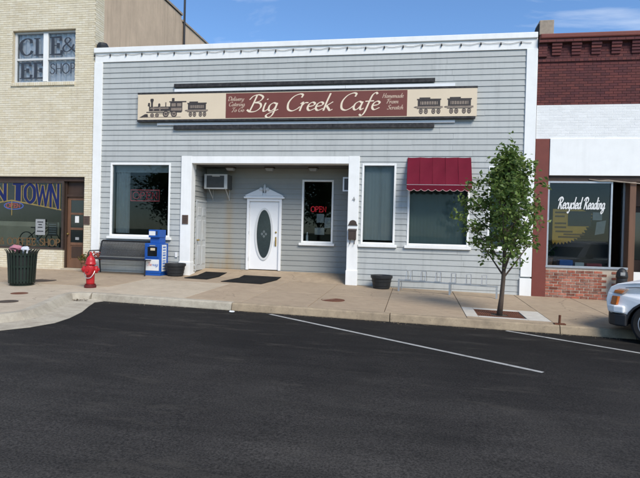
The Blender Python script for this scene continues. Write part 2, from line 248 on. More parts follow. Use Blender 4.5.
# ---------------------------------------------------------------- mesh helpers
class MB:
    def __init__(s): s.v = []; s.f = []; s.c = []; s.cc = None
    def _f(s, f): s.f.append(f); s.c.append(s.cc)
    def box(s, x0, x1, y0, y1, z0, z1):
        b = len(s.v); s.v += [(x0, y0, z0), (x1, y0, z0), (x1, y1, z0), (x0, y1, z0), (x0, y0, z1), (x1, y0, z1), (x1, y1, z1), (x0, y1, z1)]
        for q in ((0, 3, 2, 1), (4, 5, 6, 7), (0, 1, 5, 4), (1, 2, 6, 5), (2, 3, 7, 6), (3, 0, 4, 7)): s._f(tuple(b + i for i in q))
        return s
    def hexa(s, p):   # 8 points, bottom ring then top ring, counter-clockwise from above
        b = len(s.v); s.v += [tuple(q) for q in p]
        for q in ((0, 3, 2, 1), (4, 5, 6, 7), (0, 1, 5, 4), (1, 2, 6, 5), (2, 3, 7, 6), (3, 0, 4, 7)): s._f(tuple(b + i for i in q))
        return s
    def tube(s, pts, rad, n=8, caps=True):
        pts = [Vector(p) for p in pts]; k = len(pts)
        if not isinstance(rad, (list, tuple)): rad = [rad] * k
        b = len(s.v); pu = None
        for i, p in enumerate(pts):
            d = (pts[min(i + 1, k - 1)] - pts[max(i - 1, 0)]).normalized()
            if pu is None:
                a = Vector((0, 0, 1)) if abs(d.z) < 0.9 else Vector((1, 0, 0)); u = d.cross(a).normalized()
            else:
                u = (pu - d * pu.dot(d)).normalized()
            pu = u; v = d.cross(u)
            for j in range(n):
                t = 2 * math.pi * j / n; q = p + (u * math.cos(t) + v * math.sin(t)) * rad[i]; s.v.append(tuple(q))
        for i in range(k - 1):
            for j in range(n):
                j2 = (j + 1) % n; s._f((b + i * n + j, b + i * n + j2, b + (i + 1) * n + j2, b + (i + 1) * n + j))
        if caps: s._f(tuple(b + j for j in range(n))[::-1]); s._f(tuple(b + (k - 1) * n + j for j in range(n)))
        return s
    def lathe(s, prof, o=(0, 0, 0), n=24, axis='z'):
        b = len(s.v); k = len(prof)
        for (r, h) in prof:
            for j in range(n):
                t = 2 * math.pi * j / n; a, c = r * math.cos(t), r * math.sin(t)
                p = {'z': (a, c, h), 'y': (a, h, -c), 'x': (h, a, c)}[axis]
                s.v.append((o[0] + p[0], o[1] + p[1], o[2] + p[2]))
        for i in range(k - 1):
            for j in range(n):
                j2 = (j + 1) % n; s._f((b + i * n + j, b + i * n + j2, b + (i + 1) * n + j2, b + (i + 1) * n + j))
        s._f(tuple(b + j for j in range(n))[::-1]); s._f(tuple(b + (k - 1) * n + j for j in range(n)))
        return s
    def prism(s, poly, a0, a1, plane='xz'):   # poly in plane, extruded along the third axis
        b = len(s.v); k = len(poly)
        for a in (a0, a1):
            for (p, q) in poly: s.v.append((p, a, q) if plane == 'xz' else ((p, q, a) if plane == 'xy' else (a, p, q)))
        s._f(tuple(range(b, b + k))); s._f(tuple(range(b + 2 * k - 1, b + k - 1, -1)))
        for i in range(k): j = (i + 1) % k; s._f((b + j, b + i, b + k + i, b + k + j))
        return s
    def face(s, pts):
        b = len(s.v); s.v += [tuple(p) for p in pts]; s._f(tuple(range(b, b + len(pts)))); return s
    def build(s, name, m, parent=None, smooth=False, bevel=0.0, seg=2, recalc=True):
        me = bpy.data.meshes.new(name); me.from_pydata(s.v, [], s.f)
        if any(c is not None for c in s.c):
            at = me.color_attributes.new('tint', 'FLOAT_COLOR', 'CORNER'); i = 0
            vals = []
            for f, c in zip(s.f, s.c):
                cc = c or (1, 1, 1); vals += [cc[0], cc[1], cc[2], 1.0] * len(f)
            at.data.foreach_set('color', vals)
        if recalc:
            import bmesh
            bm = bmesh.new(); bm.from_mesh(me); bmesh.ops.recalc_face_normals(bm, faces=bm.faces); bm.to_mesh(me); bm.free()
        me.update(); o = bpy.data.objects.new(name, me); col.objects.link(o)
        me.materials.append(M[m] if isinstance(m, str) else m)
        if smooth: me.polygons.foreach_set('use_smooth', [True] * len(me.polygons))
        if bevel:
            bv = o.modifiers.new('bevel', 'BEVEL'); bv.width = bevel; bv.segments = seg; bv.limit_method = 'ANGLE'; bv.angle_limit = R(32)
            if smooth: pass
        if parent is not None:
            o.parent = parent
            if parent.type == 'EMPTY' and parent.name not in LOCAL: o.matrix_parent_inverse = Matrix.Translation(-parent.location)
        return o
LOCAL = set()      # empties whose parts are modelled around the empty itself
def empty(name, loc=(0, 0, 0), rz=0.0, local=False):
    o = bpy.data.objects.new(name, None); col.objects.link(o)
    if local or rz: LOCAL.add(o.name)
    o.location = loc; o.rotation_euler.z = rz; o.empty_display_size = 0.2; return o
def tag(o, label, cat, group=None, kind=None):
    o['label'] = label; o['category'] = cat
    if group: o['group'] = group
    if kind: o['kind'] = kind
    return o
def struct(o): o['kind'] = 'structure'; return o
def box1(name, m, parent, *b, bevel=0.0): return MB().box(*b).build(name, m, parent, bevel=bevel)

# the street falls gently to the right; z of the pavement surface
def G(X, Y=0.0):
    Xc = min(max(X, -6.58), 12.0); return -0.0194 * (Xc + 6.58) + 0.015 * max(min(Y, 0.0), -4.5)
def GR(X): return G(X, -4.5) - 0.145       # road surface

# ---------------------------------------------------------------- stroke lettering (flat print and painted letters)
SCR = {
 'B': (.68, [[(.24, .95), (.18, .5), (.1, .02)], [(-.06, .72), (.08, .93), (.35, 1), (.56, .85), (.46, .62), (.22, .53)], [(.22, .53), (.5, .48), (.58, .25), (.4, .02), (.12, -.02), (-.04, .1)]]),
 'i': (.27, [[(.09, .5), (.06, .25), (.08, .03), (.18, .02), (.27, .12)], [(.12, .7), (.15, .74)]]),
 'g': (.47, [[(.36, .44), (.2, .5), (.05, .35), (.05, .1), (.18, .02), (.33, .2), (.38, .48)], [(.38, .48), (.34, 0), (.27, -.28), (.1, -.38), (0, -.25), (.15, -.1), (.5, .1)]]),
 'C': (.62, [[(.58, .8), (.6, .95), (.45, 1), (.2, .85), (.04, .5), (.1, .12), (.3, 0), (.5, .1), (.62, .24)]]),
 'r': (.34, [[(0, .42), (.09, .5), (.07, .25), (.05, 0)], [(.07, .28), (.18, .46), (.33, .48)]]),
 'e': (.38, [[(.04, .24), (.26, .3), (.32, .42), (.2, .5), (.06, .38), (.04, .15), (.16, .01), (.37, .12)]]),
 'k': (.43, [[(.14, 1), (.08, .5), (.04, 0)], [(.36, .5), (.2, .35), (.09, .26)], [(.12, .28), (.24, .12), (.33, 0), (.43, .06)]]),
 'a': (.49, [[(.36, .42), (.22, .5), (.06, .36), (.04, .12), (.16, .01), (.32, .2), (.38, .48)], [(.38, .48), (.34, .15), (.4, .02), (.5, .1)]]),
 'f': (.36, [[(.46, .92), (.38, 1), (.25, .85), (.18, .4), (.12, -.1), (.02, -.32), (-.1, -.26)], [(.02, .5), (.38, .52)]]),
 'R': (.68, [[(.24, .95), (.18, .5), (.1, .0)], [(-.06, .72), (.08, .93), (.35, 1), (.56, .82), (.46, .58), (.2, .5)], [(.24, .5), (.4, .25), (.52, 0), (.68, .08)]]),
 'c': (.37, [[(.33, .4), (.22, .5), (.06, .36), (.05, .12), (.18, .01), (.37, .12)]]),
 'y': (.43, [[(.04, .5), (.06, .15), (.16, .03), (.32, .2), (.38, .5)], [(.38, .5), (.33, 0), (.2, -.35), (.02, -.3)]]),
 'l': (.23, [[(.16, 1), (.09, .5), (.07, .06), (.22, .06)]]),
 'd': (.5, [[(.36, .42), (.22, .5), (.06, .36), (.04, .12), (.16, .01), (.32, .2), (.38, .45)], [(.47, 1), (.39, .4), (.37, .05), (.5, .08)]]),
 'n': (.45, [[(.07, .5), (.05, .25), (.02, 0)], [(.05, .25), (.2, .48), (.32, .42), (.3, .1), (.44, .05)]]),
 'm': (.68, [[(.07, .5), (.05, .25), (.02, 0)], [(.05, .25), (.2, .48), (.3, .42), (.27, 0)], [(.29, .25), (.43, .48), (.55, .42), (.52, .1), (.66, .05)]]),
 'D': (.68, [[(.17, .95), (.08, .02)], [(-.06, .8), (.15, 1), (.5, .9), (.62, .5), (.45, .1), (.08, 0)]]),
 'v': (.37, [[(.02, .5), (.1, .2), (.15, 0), (.28, .25), (.35, .5)]]),
 't': (.29, [[(.15, .8), (.09, .3), (.12, .04), (.26, .08)], [(0, .52), (.29, .54)]]),
 'T': (.56, [[(0, .85), (.15, .97), (.6, 1)], [(.36, .98), (.28, .4), (.2, 0), (.05, .05)]]),
 'o': (.41, [[(.2, .5), (.05, .35), (.05, .12), (.18, .01), (.34, .15), (.34, .38), (.2, .5)]]),
 'G': (.68, [[(.58, .8), (.6, .95), (.45, 1), (.2, .85), (.04, .5), (.1, .12), (.3, 0), (.5, .12), (.6, .4)], [(.36, .4), (.66, .42)]]),
 'H': (.66, [[(.14, 1), (.02, 0)], [(.58, 1), (.46, 0)], [(.06, .5), (.54, .52)]]),
 'F': (.5, [[(0, .85), (.15, .97), (.56, 1)], [(.25, .98), (.12, 0)], [(.16, .52), (.46, .54)]]),
 'S': (.52, [[(.48, .88), (.34, 1), (.16, .85), (.2, .62), (.4, .42), (.36, .12), (.16, 0), (0, .12)]]),
 'h': (.45, [[(.15, 1), (.03, 0)], [(.07, .25), (.2, .48), (.32, .42), (.3, .1), (.44, .05)]]),
 ' ': (.32, [])}
CAP = {   # straight strokes start with 'L'
 'C': (.76, [[(.66, .75), (.6, .94), (.38, 1), (.12, .8), (.06, .45), (.2, .1), (.42, 0), (.62, .1), (.7, .25)]]),
 'L': (.72, ['L', [(.2, 0), (.2, 1)], [(.04, 0), (.66, 0), (.68, .22)], [(.04, 1), (.36, 1)]]),
 'E': (.76, ['L', [(.2, 0), (.2, 1)], [(.04, 0), (.66, 0), (.7, .22)], [(.04, 1), (.62, 1), (.64, .8)], [(.2, .52), (.5, .52)], [(.5, .4), (.5, .64)]]),
 '&': (.86, [[(.84, 0), (.5, .34), (.22, .7), (.24, .92), (.4, 1), (.54, .86), (.42, .66), (.14, .42), (.08, .16), (.26, 0), (.5, .08), (.68, .3), (.76, .5)]]),
 'S': (.6, [[(.5, .86), (.32, 1), (.1, .86), (.14, .62), (.4, .46), (.52, .24), (.36, .02), (.14, .02), (.02, .18)]]),
 'H': (.72, ['L', [(.08, 0), (.08, 1)], [(.6, 0), (.6, 1)], [(.08, .5), (.6, .5)]]),
 'O': (.84, [[(.4, 1), (.1, .8), (.05, .5), (.1, .2), (.4, 0), (.7, .2), (.76, .5), (.7, .8), (.4, 1)]]),
 'P': (.62, [[(.1, 0), (.1, .5), (.1, 1)], [(.1, 1), (.4, .98), (.54, .76), (.4, .5), (.1, .46)]]),
 'N': (.74, ['L', [(.08, 0), (.08, 1), (.6, 0), (.6, 1)]]),
 'F': (.58, ['L', [(.1, 0), (.1, 1), (.52, 1)], [(.1, .52), (.44, .52)]]),
 'T': (.62, ['L', [(.02, 1), (.58, 1)], [(.3, 1), (.3, 0)]]),
 'W': (1.0, ['L', [(.04, 1), (.26, 0), (.48, .9), (.7, 0), (.94, 1)]]), ' ': (.4, [])}
def smooth_pts(p, k=6):
    if len(p) < 3: return [Vector(q) for q in p]
    P = [Vector(q) for q in p]; closed = (P[0] - P[-1]).length < 1e-6; out = []
    for i in range(len(P) - 1):
        a = P[i - 1] if i else (P[-2] if closed else P[0] * 2 - P[1]); b, c = P[i], P[i + 1]
        d = P[i + 2] if i + 2 < len(P) else (P[1] if closed else P[-1] * 2 - P[-2])
        for j in range(k):
            t = j / k; out.append(0.5 * ((2 * b) + (c - a) * t + (2 * a - 5 * b + 4 * c - d) * t * t + (3 * b - a - 3 * c + d) * t ** 3))
    out.append(P[-1]); return out
def ribbon(mb, pts, nib, depth, fmap):
    """pts in letter space; nib = (half width, half height, angle); fmap maps letter space -> (X, Z)"""
    k = len(pts); ca, sa = math.cos(nib[2]), math.sin(nib[2]); Ls = []; Rs = []
    for i in range(k):
        d0 = (pts[i] - pts[i - 1]) if i else (pts[1] - pts[0]); d1 = (pts[i + 1] - pts[i]) if i < k - 1 else d0
        d0 = d0.normalized(); d1 = d1.normalized(); d = (d0 + d1)
        d = d.normalized() if d.length > 1e-4 else d1
        nrm = Vector((-d.y, d.x)); h = math.hypot(nib[0] * (nrm.x * ca + nrm.y * sa), nib[1] * (-nrm.x * sa + nrm.y * ca))
        h /= max(0.5, d.dot(d1)); ext = Vector((0, 0))
        if i == 0: ext = -d * nib[1] * 0.6
        if i == k - 1: ext = d * nib[1] * 0.6
        Ls.append(pts[i] + nrm * h + ext); Rs.append(pts[i] - nrm * h + ext)
    for i in range(k - 1):
        q = [fmap(p) for p in (Ls[i], Rs[i], Rs[i + 1], Ls[i + 1])]
        mb.face([(x, depth - i * 3e-5, z) for x, z in q])
def text(mb, s, font, x0, z0, h, nib, y, width=None, slant=0.0, dy=-0.0004, track=0.0):
    adv = sum(font[c][0] + track for c in s) * h; sx = (width / adv) if width else 1.0; cx = 0.0; n = 0
    for c in s:
        a, st = font[c]; straight = bool(st) and st[0] == 'L'
        for p in (st[1:] if straight else st):
            pts = [Vector(q) for q in p] if straight else smooth_pts(p)
            ox = cx; ribbon(mb, pts, nib, y + dy * (n % 5), lambda v: (x0 + (ox + v.x + v.y * slant) * h * sx, z0 + v.y * h)); n += 1
        cx += a + track
    return mb

# ---------------------------------------------------------------- wall helpers
def cut(x0, x1, z0, z1, ops):
    """pieces of a rectangle left after taking out rectangles"""
    ps = [(x0, x1, z0, z1)]
    for (a, b, c, d) in ops:
        nx = []
        for (p, q, r, t) in ps:
            if b <= p or a >= q or d <= r or c >= t: nx.append((p, q, r, t)); continue
            if a > p: nx.append((p, a, r, t))
            if b < q: nx.append((b, q, r, t))
            lo, hi = max(p, a), min(q, b)
            if c > r: nx.append((lo, hi, r, c))
            if d < t: nx.append((lo, hi, d, t))
        ps = nx
    return ps
def core(name, m, parent, x0, x1, z0, z1, ops, y0, y1):
    xs = sorted({x0, x1} | {min(max(v, x0), x1) for o in ops for v in o[:2]}); zs = sorted({z0, z1} | {min(max(v, z0), z1) for o in ops for v in o[2:]}); mb = MB()
    for i in range(len(xs) - 1):
        for j in range(len(zs) - 1):
            cx, cz = (xs[i] + xs[i + 1]) / 2, (zs[j] + zs[j + 1]) / 2
            if any(o[0] < cx < o[1] and o[2] < cz < o[3] for o in ops): continue
            mb.box(xs[i], xs[i + 1], y0, y1, zs[j], zs[j + 1])
    return mb.build(name, m, parent)
def lerp3(a, b, t): return tuple(a[i] + (b[i] - a[i]) * t for i in range(3))
def brick_mesh(mb, u0, u1, z0, z1, ops, place, cols, bl=0.203, bh=0.0667, mj=0.0095, proud=0.0):
    """place(u, depth, z) -> xyz; depth 0 = mortar face, positive = out of the wall"""
    k = 0; z = z0
    while z < z1 - 0.02:
        zt = min(z + bh - mj, z1); u = u0 - (bl / 2 if k % 2 else 0)
        while u < u1 - 0.01:
            a, b = max(u, u0), min(u + bl - mj, u1)
            if b - a > 0.03:
                for (p, q, r, t) in cut(a, b, z, zt, ops):
                    if q - p < 0.02 or t - r < 0.015: continue
                    mb.cc = lerp3(random.choice(cols), random.choice(cols), random.random()); d = 0.007 + proud + random.uniform(-0.0015, 0.002)
                    P = [place(p, -0.004, r), place(q, -0.004, r), place(q, d, r), place(p, d, r), place(p, -0.004, t), place(q, -0.004, t), place(q, d, t), place(p, d, t)]
                    base = len(mb.v); mb.v += P
                    for f in ((3, 2, 6, 7), (0, 3, 7, 4), (2, 1, 5, 6), (7, 6, 5, 4), (0, 1, 2, 3)): mb._f(tuple(base + i for i in f))
            u += bl
        z += bh; k += 1
    mb.cc = None

def window(parent, x0, x1, z0, z1, y, gl, fw_=0.055, sill=True, fm='white_trim', proud=0.03, deep=0.09):
    """glass opening x0..x1, z0..z1 on a wall facing -Y at depth y; returns the window part"""
    fr = MB(); a = y - proud; b = y + deep
    fr.box(x0 - fw_, x0, a, b, z0 - fw_, z1 + fw_); fr.box(x1, x1 + fw_, a, b, z0 - fw_, z1 + fw_)
    fr.box(x0, x1, a + 0.002, b, z1, z1 + fw_); fr.box(x0, x1, a + 0.002, b, z0 - fw_, z0)
    f = fr.build('window', fm, parent, bevel=0.006, seg=1)
    box1('pane', gl, f, x0, x1, y + 0.03, y + 0.036, z0, z1)
    if sill: box1('sill', fm, f, x0 - fw_ - 0.06, x1 + fw_ + 0.06, y - 0.085, y + 0.01, z0 - fw_ - 0.075, z0 - fw_ - 0.004, bevel=0.008)
    return f
def pleat(name, m, parent, x0, x1, z0, z1, y, amp=0.02, per=0.09, n=None):
    n = n or max(8, int((x1 - x0) / per * 8)); mb = MB(); pts = []
    for i in range(n + 1):
        x = x0 + (x1 - x0) * i / n; pts.append((x, y + amp * math.sin((x - x0) / per * 2 * math.pi) + amp * 0.4 * math.sin(x * 17)))
    b = 0
    for (x, yy) in pts: mb.v += [(x, yy, z0), (x, yy, z1)]
    for i in range(n): mb._f((2 * i, 2 * i + 2, 2 * i + 3, 2 * i + 1))
    return mb.build(name, m, parent, smooth=True, recalc=False)

# ================================================================ ground, road, pavement
def sheet(name, m, xs, ys, zf):
    mb = MB()
    for y in ys:
        for x in xs: mb.v.append((x, y, zf(x, y)))
    k = len(xs)
    for j in range(len(ys) - 1):
        for i in range(k - 1): mb._f((j * k + i, j * k + i + 1, (j + 1) * k + i + 1, (j + 1) * k + i))
    return mb.build(name, m, recalc=False)
XB = [-400, -40, -16, -6.58, -2, 3, 7, 12, 40, 400]
struct(sheet('ground', 'grass', XB, [-400, -100, -31, -27, -4, 6, 60, 400], lambda x, y: GR(x) - 0.03 - (0.25 if y > -3 else 0)))
struct(sheet('road', 'asphalt', [-120, -40, -16, -6.58, -2, 3, 7, 12, 40, 120], [-26, -14, -8, -2.6], lambda x, y: GR(x)))

# pavement bed under the slabs; the slabs are pieces of it
def gbox(mb, x0, x1, y0, y1, dz0, dz1):
    mb.hexa([(x0, y0, G(x0, y0) + dz0), (x1, y0, G(x1, y0) + dz0), (x1, y1, G(x1, y1) + dz0), (x0, y1, G(x0, y1) + dz0),
             (x0, y0, G(x0, y0) + dz1), (x1, y0, G(x1, y0) + dz1), (x1, y1, G(x1, y1) + dz1), (x0, y1, G(x0, y1) + dz1)])
bed = MB()
for a, b, y0 in ((-30, -6.58, -4.3), (-6.58, -0.5, -4.3), (-0.5, 3.95, -4.3), (3.95, 12, -3.25), (12, 30, -3.25)):
    gbox(bed, a, b, y0, 0.3, -0.3, -0.018)
walk = struct(bed.build('sidewalk', 'joint'))
JX = [-18.0, -16.4, -14.8, -13.2, -11.6, -10.0, -8.4, -6.9, -4.65, -3.4, -2.05, -0.55, 1.0, 2.55, 3.95, 5.5, 7.0, 8.5, 10.0, 12.0]
RY = [(-4.27, -3.45), (-3.45, -1.45), (-1.45, 0.0)]
def slab(m, x0, x1, y0, y1):
    mb = MB(); g = 0.006; gbox(mb, x0 + g, x1 - g, y0 + g, y1 - g if y1 < -0.01 else y1 + 0.2, -0.1, 0.0)
    return mb.build('paving_slab', m, walk, bevel=0.006, seg=1)
for i in range(len(JX) - 1):
    x0, x1 = JX[i], JX[i + 1]; cx = (x0 + x1) / 2
    if x0 >= -2.06 or cx > -4.6:
        ymin = -4.27 if x0 < 3.9 else -3.22
        if 0.99 < x0 < 1.01:    # the slab with the tree pad
            slab('walk_tan', x0, x1, -2.3, 0.0)
            continue
        slab('walk_tan', x0, x1, ymin, -2.3); slab('walk_tan', x0, x1, -2.3, 0.0)
    elif cx > -7:
        slab('walk_light', x0, x1, -4.27, -3.0 if cx < -5 else -3.0); slab('walk_light', x0, x1, -3.0, -1.45); slab('walk_tan', x0, x1, -1.45, 0.0)
    else:
        slab('walk_light', x0, x1, -4.27, -3.35); slab('walk_tan', x0, x1, -3.35, -1.6); slab('walk_tan', x0, x1, -1.6, 0.0)
# the new concrete pad round the tree
def padmb(x0, x1, y0, y1):
    return MB(), x0, x1, y0, y1
for (a, b, c, d, m) in ((1.006, 2.544, -2.87, -2.306, 'walk_tan'), (1.006, 1.23, -4.08, -2.88, 'pad_white'), (2.14, 2.544, -4.08, -2.88, 'pad_white'), (1.236, 2.134, -3.08, -2.88, 'pad_white'), (1.236, 2.134, -4.08, -3.94, 'pad_white'), (1.006, 2.544, -4.264, -4.09, 'walk_tan')):
    mb = MB(); gbox(mb, a, b, c, d, -0.1, 0.001); mb.build('paving_slab', m, walk)
mb = MB(); gbox(mb, 1.2, 2.16, -3.97, -3.05, -0.12, -0.04); mb.build('planting_soil', 'soil', walk)

# kerb : straight run in cast lengths, then the return of the corner build-out
kerb = struct(MB().box(-0.001, 0.001, -4.33, -4.32, G(0, -4.3) - 0.3, G(0, -4.3) - 0.25).build('kerb', 'kerb_tan'))
def kerb_piece(path, m, top=0.18, drop=0.30, lean=0.03):
    """path: list of (outer x, outer y, inner x, inner y)"""
    mb = MB(); n = len(path)
    for (ox, oy, ix, iy) in path:
        zt = G(ox, max(oy, -4.45)); dx, dy = ox - ix, oy - iy; l = math.hypot(dx, dy); dx /= l; dy /= l
        mb.v += [(ox + dx * lean, oy + dy * lean, zt - drop), (ox + dx * lean, oy + dy * lean, zt - 0.13), (ox, oy, zt - 0.02), (ox - dx * 0.025, oy - dy * 0.025, zt + 0.002), (ix, iy, zt + 0.002), (ix, iy, zt - drop)]
    for i in range(n - 1):
        for j in range(6): k = (j + 1) % 6; mb._f((i * 6 + j, i * 6 + k, (i + 1) * 6 + k, (i + 1) * 6 + j))
    mb._f(tuple(range(6))); mb._f(tuple(range((n - 1) * 6, n * 6))[::-1])
    return mb.build('kerb_stone', m, kerb)
def straight(x0, x1, m): kerb_piece([(x0 + 0.008, -4.45, x0 + 0.008, -4.275), ((x0 + x1) / 2, -4.45, (x0 + x1) / 2, -4.275), (x1 - 0.008, -4.45, x1 - 0.008, -4.275)], m)
straight(-6.6, -3.55, 'kerb_grey'); straight(-3.55, -0.43, 'kerb_tan'); straight(-0.43, 2.6, 'kerb_tan'); straight(2.6, 3.86, 'kerb_tan')
kerb_piece([(3.87, -4.45, 3.87, -4.275), (4.02, -4.42, 3.93, -4.26), (4.12, -3.6, 3.955, -3.62), (4.3, -3.4, 4.2, -3.24), (12, -3.4, 12, -3.225)], 'kerb_tan')
# corner build-out: outer edge runs towards the street then bends left
OUT = [(-6.62, -4.45), (-6.85, -4.5), (-6.93, -4.62), (-6.86, -4.9), (-6.6, -5.6), (-6.32, -6.35), (-6.19, -6.75), (-6.17, -7.05), (-6.3, -7.4), (-6.7, -7.85), (-7.5, -8.35), (-9.0, -8.7), (-18, -8.8)]
def offset(path, d):
    r = []
    for i, p in enumerate(path):
        a = Vector(path[max(i - 1, 0)]); b = Vector(path[min(i + 1, len(path) - 1)]); t = (b - a).normalized(); n = Vector((-t.y, t.x)) * d; r.append((p[0] + n.x, p[1] + n.y))
    return r
INN = offset(OUT, -0.17)
INN[0] = (-6.62, -4.275); INN[1] = (-6.95, -4.285); INN[2] = (-7.1, -4.45)
kerb_piece([(o[0], o[1], i[0], i[1]) for o, i in zip(OUT, INN)], 'kerb_grey', lean=0.1)
mb = MB(); poly = [(-18, -4.275)] + [(-6.95, -4.285)] + INN[2:]
top = [(x, y, G(x, max(y, -4.4)) - 0.002) for x, y in poly]; mb.face(top[::-1]); bo = mb.build('corner_paving', 'walk_light', walk, recalc=False)
if bo.data.polygons[0].normal.z < 0: bo.data.flip_normals()
# concrete gutter apron round the build-out
GOUT = [(-6.3, -4.5), (-6.36, -4.72), (-6.15, -5.25), (-5.88, -5.87), (-5.69, -6.5), (-5.62, -6.97), (-5.71, -7.43), (-6.0, -7.95), (-6.6, -8.5), (-7.4, -8.95), (-9.0, -9.25), (-18, -9.35)]
GIN = [(-6.5, -4.47), (-6.8, -4.55), (-6.75, -4.95), (-6.5, -5.6), (-6.25, -6.35), (-6.12, -6.75), (-6.1, -7.05), (-6.22, -7.4), (-6.65, -7.8), (-7.45, -8.3), (-9, -8.65), (-18, -8.75)]
mb = MB()
for (a, b) in zip(GOUT, GIN): mb.v += [(a[0], a[1], GR(a[0]) + 0.006), (b[0], b[1], GR(b[0]) + 0.03), (a[0], a[1], GR(a[0]) - 0.05)]
for i in range(len(GOUT) - 1):
    mb._f((3 * i, 3 * i + 1, 3 * i + 4, 3 * i + 3)); mb._f((3 * i, 3 * i + 3, 3 * i + 5, 3 * i + 2))
struct(mb.build('gutter', 'kerb_grey'))

# parking bay lines
def line(label, a, b, wd=0.085):
    a, b = Vector(a), Vector(b); n = 14; t = (b - a).normalized(); nr = Vector((-t.y, t.x)) * wd / 2; mb = MB()
    for i in range(n + 1):
        p = a.lerp(b, i / n); j = random.uniform(0.9, 1.05)
        for q in (p + nr * j, p - nr * j): mb.v.append((q.x, q.y, GR(q.x) + 0.004))
    for i in range(n): mb._f((2 * i, 2 * i + 1, 2 * i + 3, 2 * i + 2))
    return struct(mb.build('parking_line', 'line_paint', recalc=False))
line('', (-2.72, -4.62), (1.63, -7.58)); line('', (1.66, -4.56), (6.1, -7.55))

def disc(name, m, x, y, r, dz, label, cat, sy=1.0, group=None):
    mb = MB(); z = G(x, max(y, -4.4)) + dz
    mb.lathe([(r, -0.02), (r, 0.004), (r * 0.93, 0.007), (r * 0.9, 0.003), (r * 0.3, 0.003), (r * 0.28, 0.006)], (x, y, z), 28)
    o = mb.build(name, m); return tag(o, label, cat, group)
disc('access_cover', 'rust', -7.85, -5.0, 0.16, 0.0, 'small round iron cover in pale concrete nearer the bin', 'cover')
disc('access_cover', 'bronze', -7.2, -6.1, 0.17, 0.0, 'small round iron cover in pale concrete nearest the gutter', 'cover')
disc('access_cover', 'bronze', -9.0, -2.75, 0.3, 0.0, 'dark round disc in the tan pavement just behind the green bin', 'cover')  # plain dark disc flush with the paving beside the bin
disc('access_cover', 'rust', -1.72, -3.13, 0.26, 0.0, 'rusty round cover in tan pavement left of the tree', 'cover')

# ================================================================ CAFE (grey clapboard, white trim)
cafe = empty('cafe_building', (-3.2, 0, 0))
tag(cafe, 'one-storey cafe with grey clapboard front, white trim and a recessed porch', 'building')
XL, XR, ZT = -9.47, 2.975, 6.58
W1 = (-8.84, -7.06, 1.11, 3.15); W2 = (-1.41, -0.6, 1.08, 3.155); W3 = (-0.17, 1.33, 1.08, 3.1); W4 = (1.9, 2.58, 1.06, 3.1)
PORT = (-6.5, -1.68, -0.5, 3.3)
fr = 0.03
ops = [(a - fr, b + fr, c - fr, d + fr) for a, b, c, d in (W1, W2, W3, W4)] + [PORT]
core('wall', 'siding', cafe, XL + 0.02, XR - 0.02, -0.6, 6.4, ops, 0.022, 0.2)
EXPO = 0.1524
k = 0; z1 = 6.155; rng = random.Random(3)
def board(x0, x1, z0, z1, m, parent, place=None, full=EXPO):
    t0 = 0.022; t1 = 0.026 - 0.018 * (z1 - z0) / full
    P = [(x0, -t0, z0), (x1, -t0, z0), (x1, 0.0215, z0), (x0, 0.0215, z0), (x0, -t1, z1 + 0.012 * ((z1 - z0) / full > .9)), (x1, -t1, z1 + 0.012 * ((z1 - z0) / full > .9)), (x1, 0.0215, z1 + 0.01), (x0, 0.0215, z1 + 0.01)]
    # top edge tucks under the next course
    P[4] = (x0, -0.006, z1 + 0.0); P[5] = (x1, -0.006, z1 + 0.0); P[6] = (x1, 0.0215, z1); P[7] = (x0, 0.0215, z1)
    j0, j1, k0 = random.uniform(-.0025, .0025), random.uniform(-.0025, .0025), random.uniform(-.004, .002)
    P = [(p[0], p[1] + (k0 if i in (0, 1) else 0), p[2] + ((j0 if i in (0, 3) else j1) if i < 4 else 0)) for i, p in enumerate(P)]
    if place: P = [place(*p) for p in P]
    return MB().hexa(P).build('siding_board', m, parent)
while z1 > -0.3:
    z0 = z1 - EXPO
    segs = cut(-9.205, 2.705, z0, z1, ops)
    for (a, b, c, d) in segs:
        if d - c < 0.03 or b - a < 0.05: continue
        # staggered butt joints in long runs
        x = a; first = True
        while x < b - 0.01:
            ln = rng.uniform(1.4, 3.6) if first else 3.66
            e = min(x + ln, b)
            if b - e < 0.5: e = b
            if d > min(G(x), G(e)) - 0.0: board(x + (0.0 if first else 0.0015), e - (0.0015 if e < b else 0), c, d, 'siding', cafe)
            x = e; first = False
    z1 = z0
# trim: parapet fascia, cap, corner boards with plinths
box1('fascia', 'white_trim', cafe, XL + 0.02, XR - 0.01, -0.04, 0.02, 6.16, 6.44, bevel=0.008)
box1('parapet_cap', 'white_trim', cafe, XL, XR - 0.02, -0.085, 0.3, 6.432, ZT, bevel=0.012)
box1('corner_board', 'white_trim', cafe, XL, -9.2, -0.05, 0.02, 0.3, 6.163, bevel=0.008)
box1('corner_board', 'white_trim', cafe, 2.7, XR, -0.05, 0.02, 0.3, 6.163, bevel=0.008)
box1('plinth', 'white_trim', cafe, XL - 0.001, -9.17, -0.075, 0.02, -0.1, 0.303, bevel=0.008)
box1('plinth', 'white_trim', cafe, 2.68, XR - 0.002, -0.075, 0.02, -0.4, 0.26, bevel=0.008)
# portal
box1('lintel', 'white_trim', cafe, -6.35, -1.825, -0.055, 0.3, 3.2, 3.4, bevel=0.008)
for (a, b, zb) in ((-6.664, -6.345, -0.1), (-1.83, -1.533, -0.3)):
    box1('portal_post', 'white_trim', cafe, a, b, -0.06, 0.28, zb + 0.3, 3.405, bevel=0.008)
    box1('post_plinth', 'white_trim', cafe, a - 0.012, b + 0.012, -0.085, 0.3, zb - 0.1, (0.37 if a < -5 else 0.3), bevel=0.008)
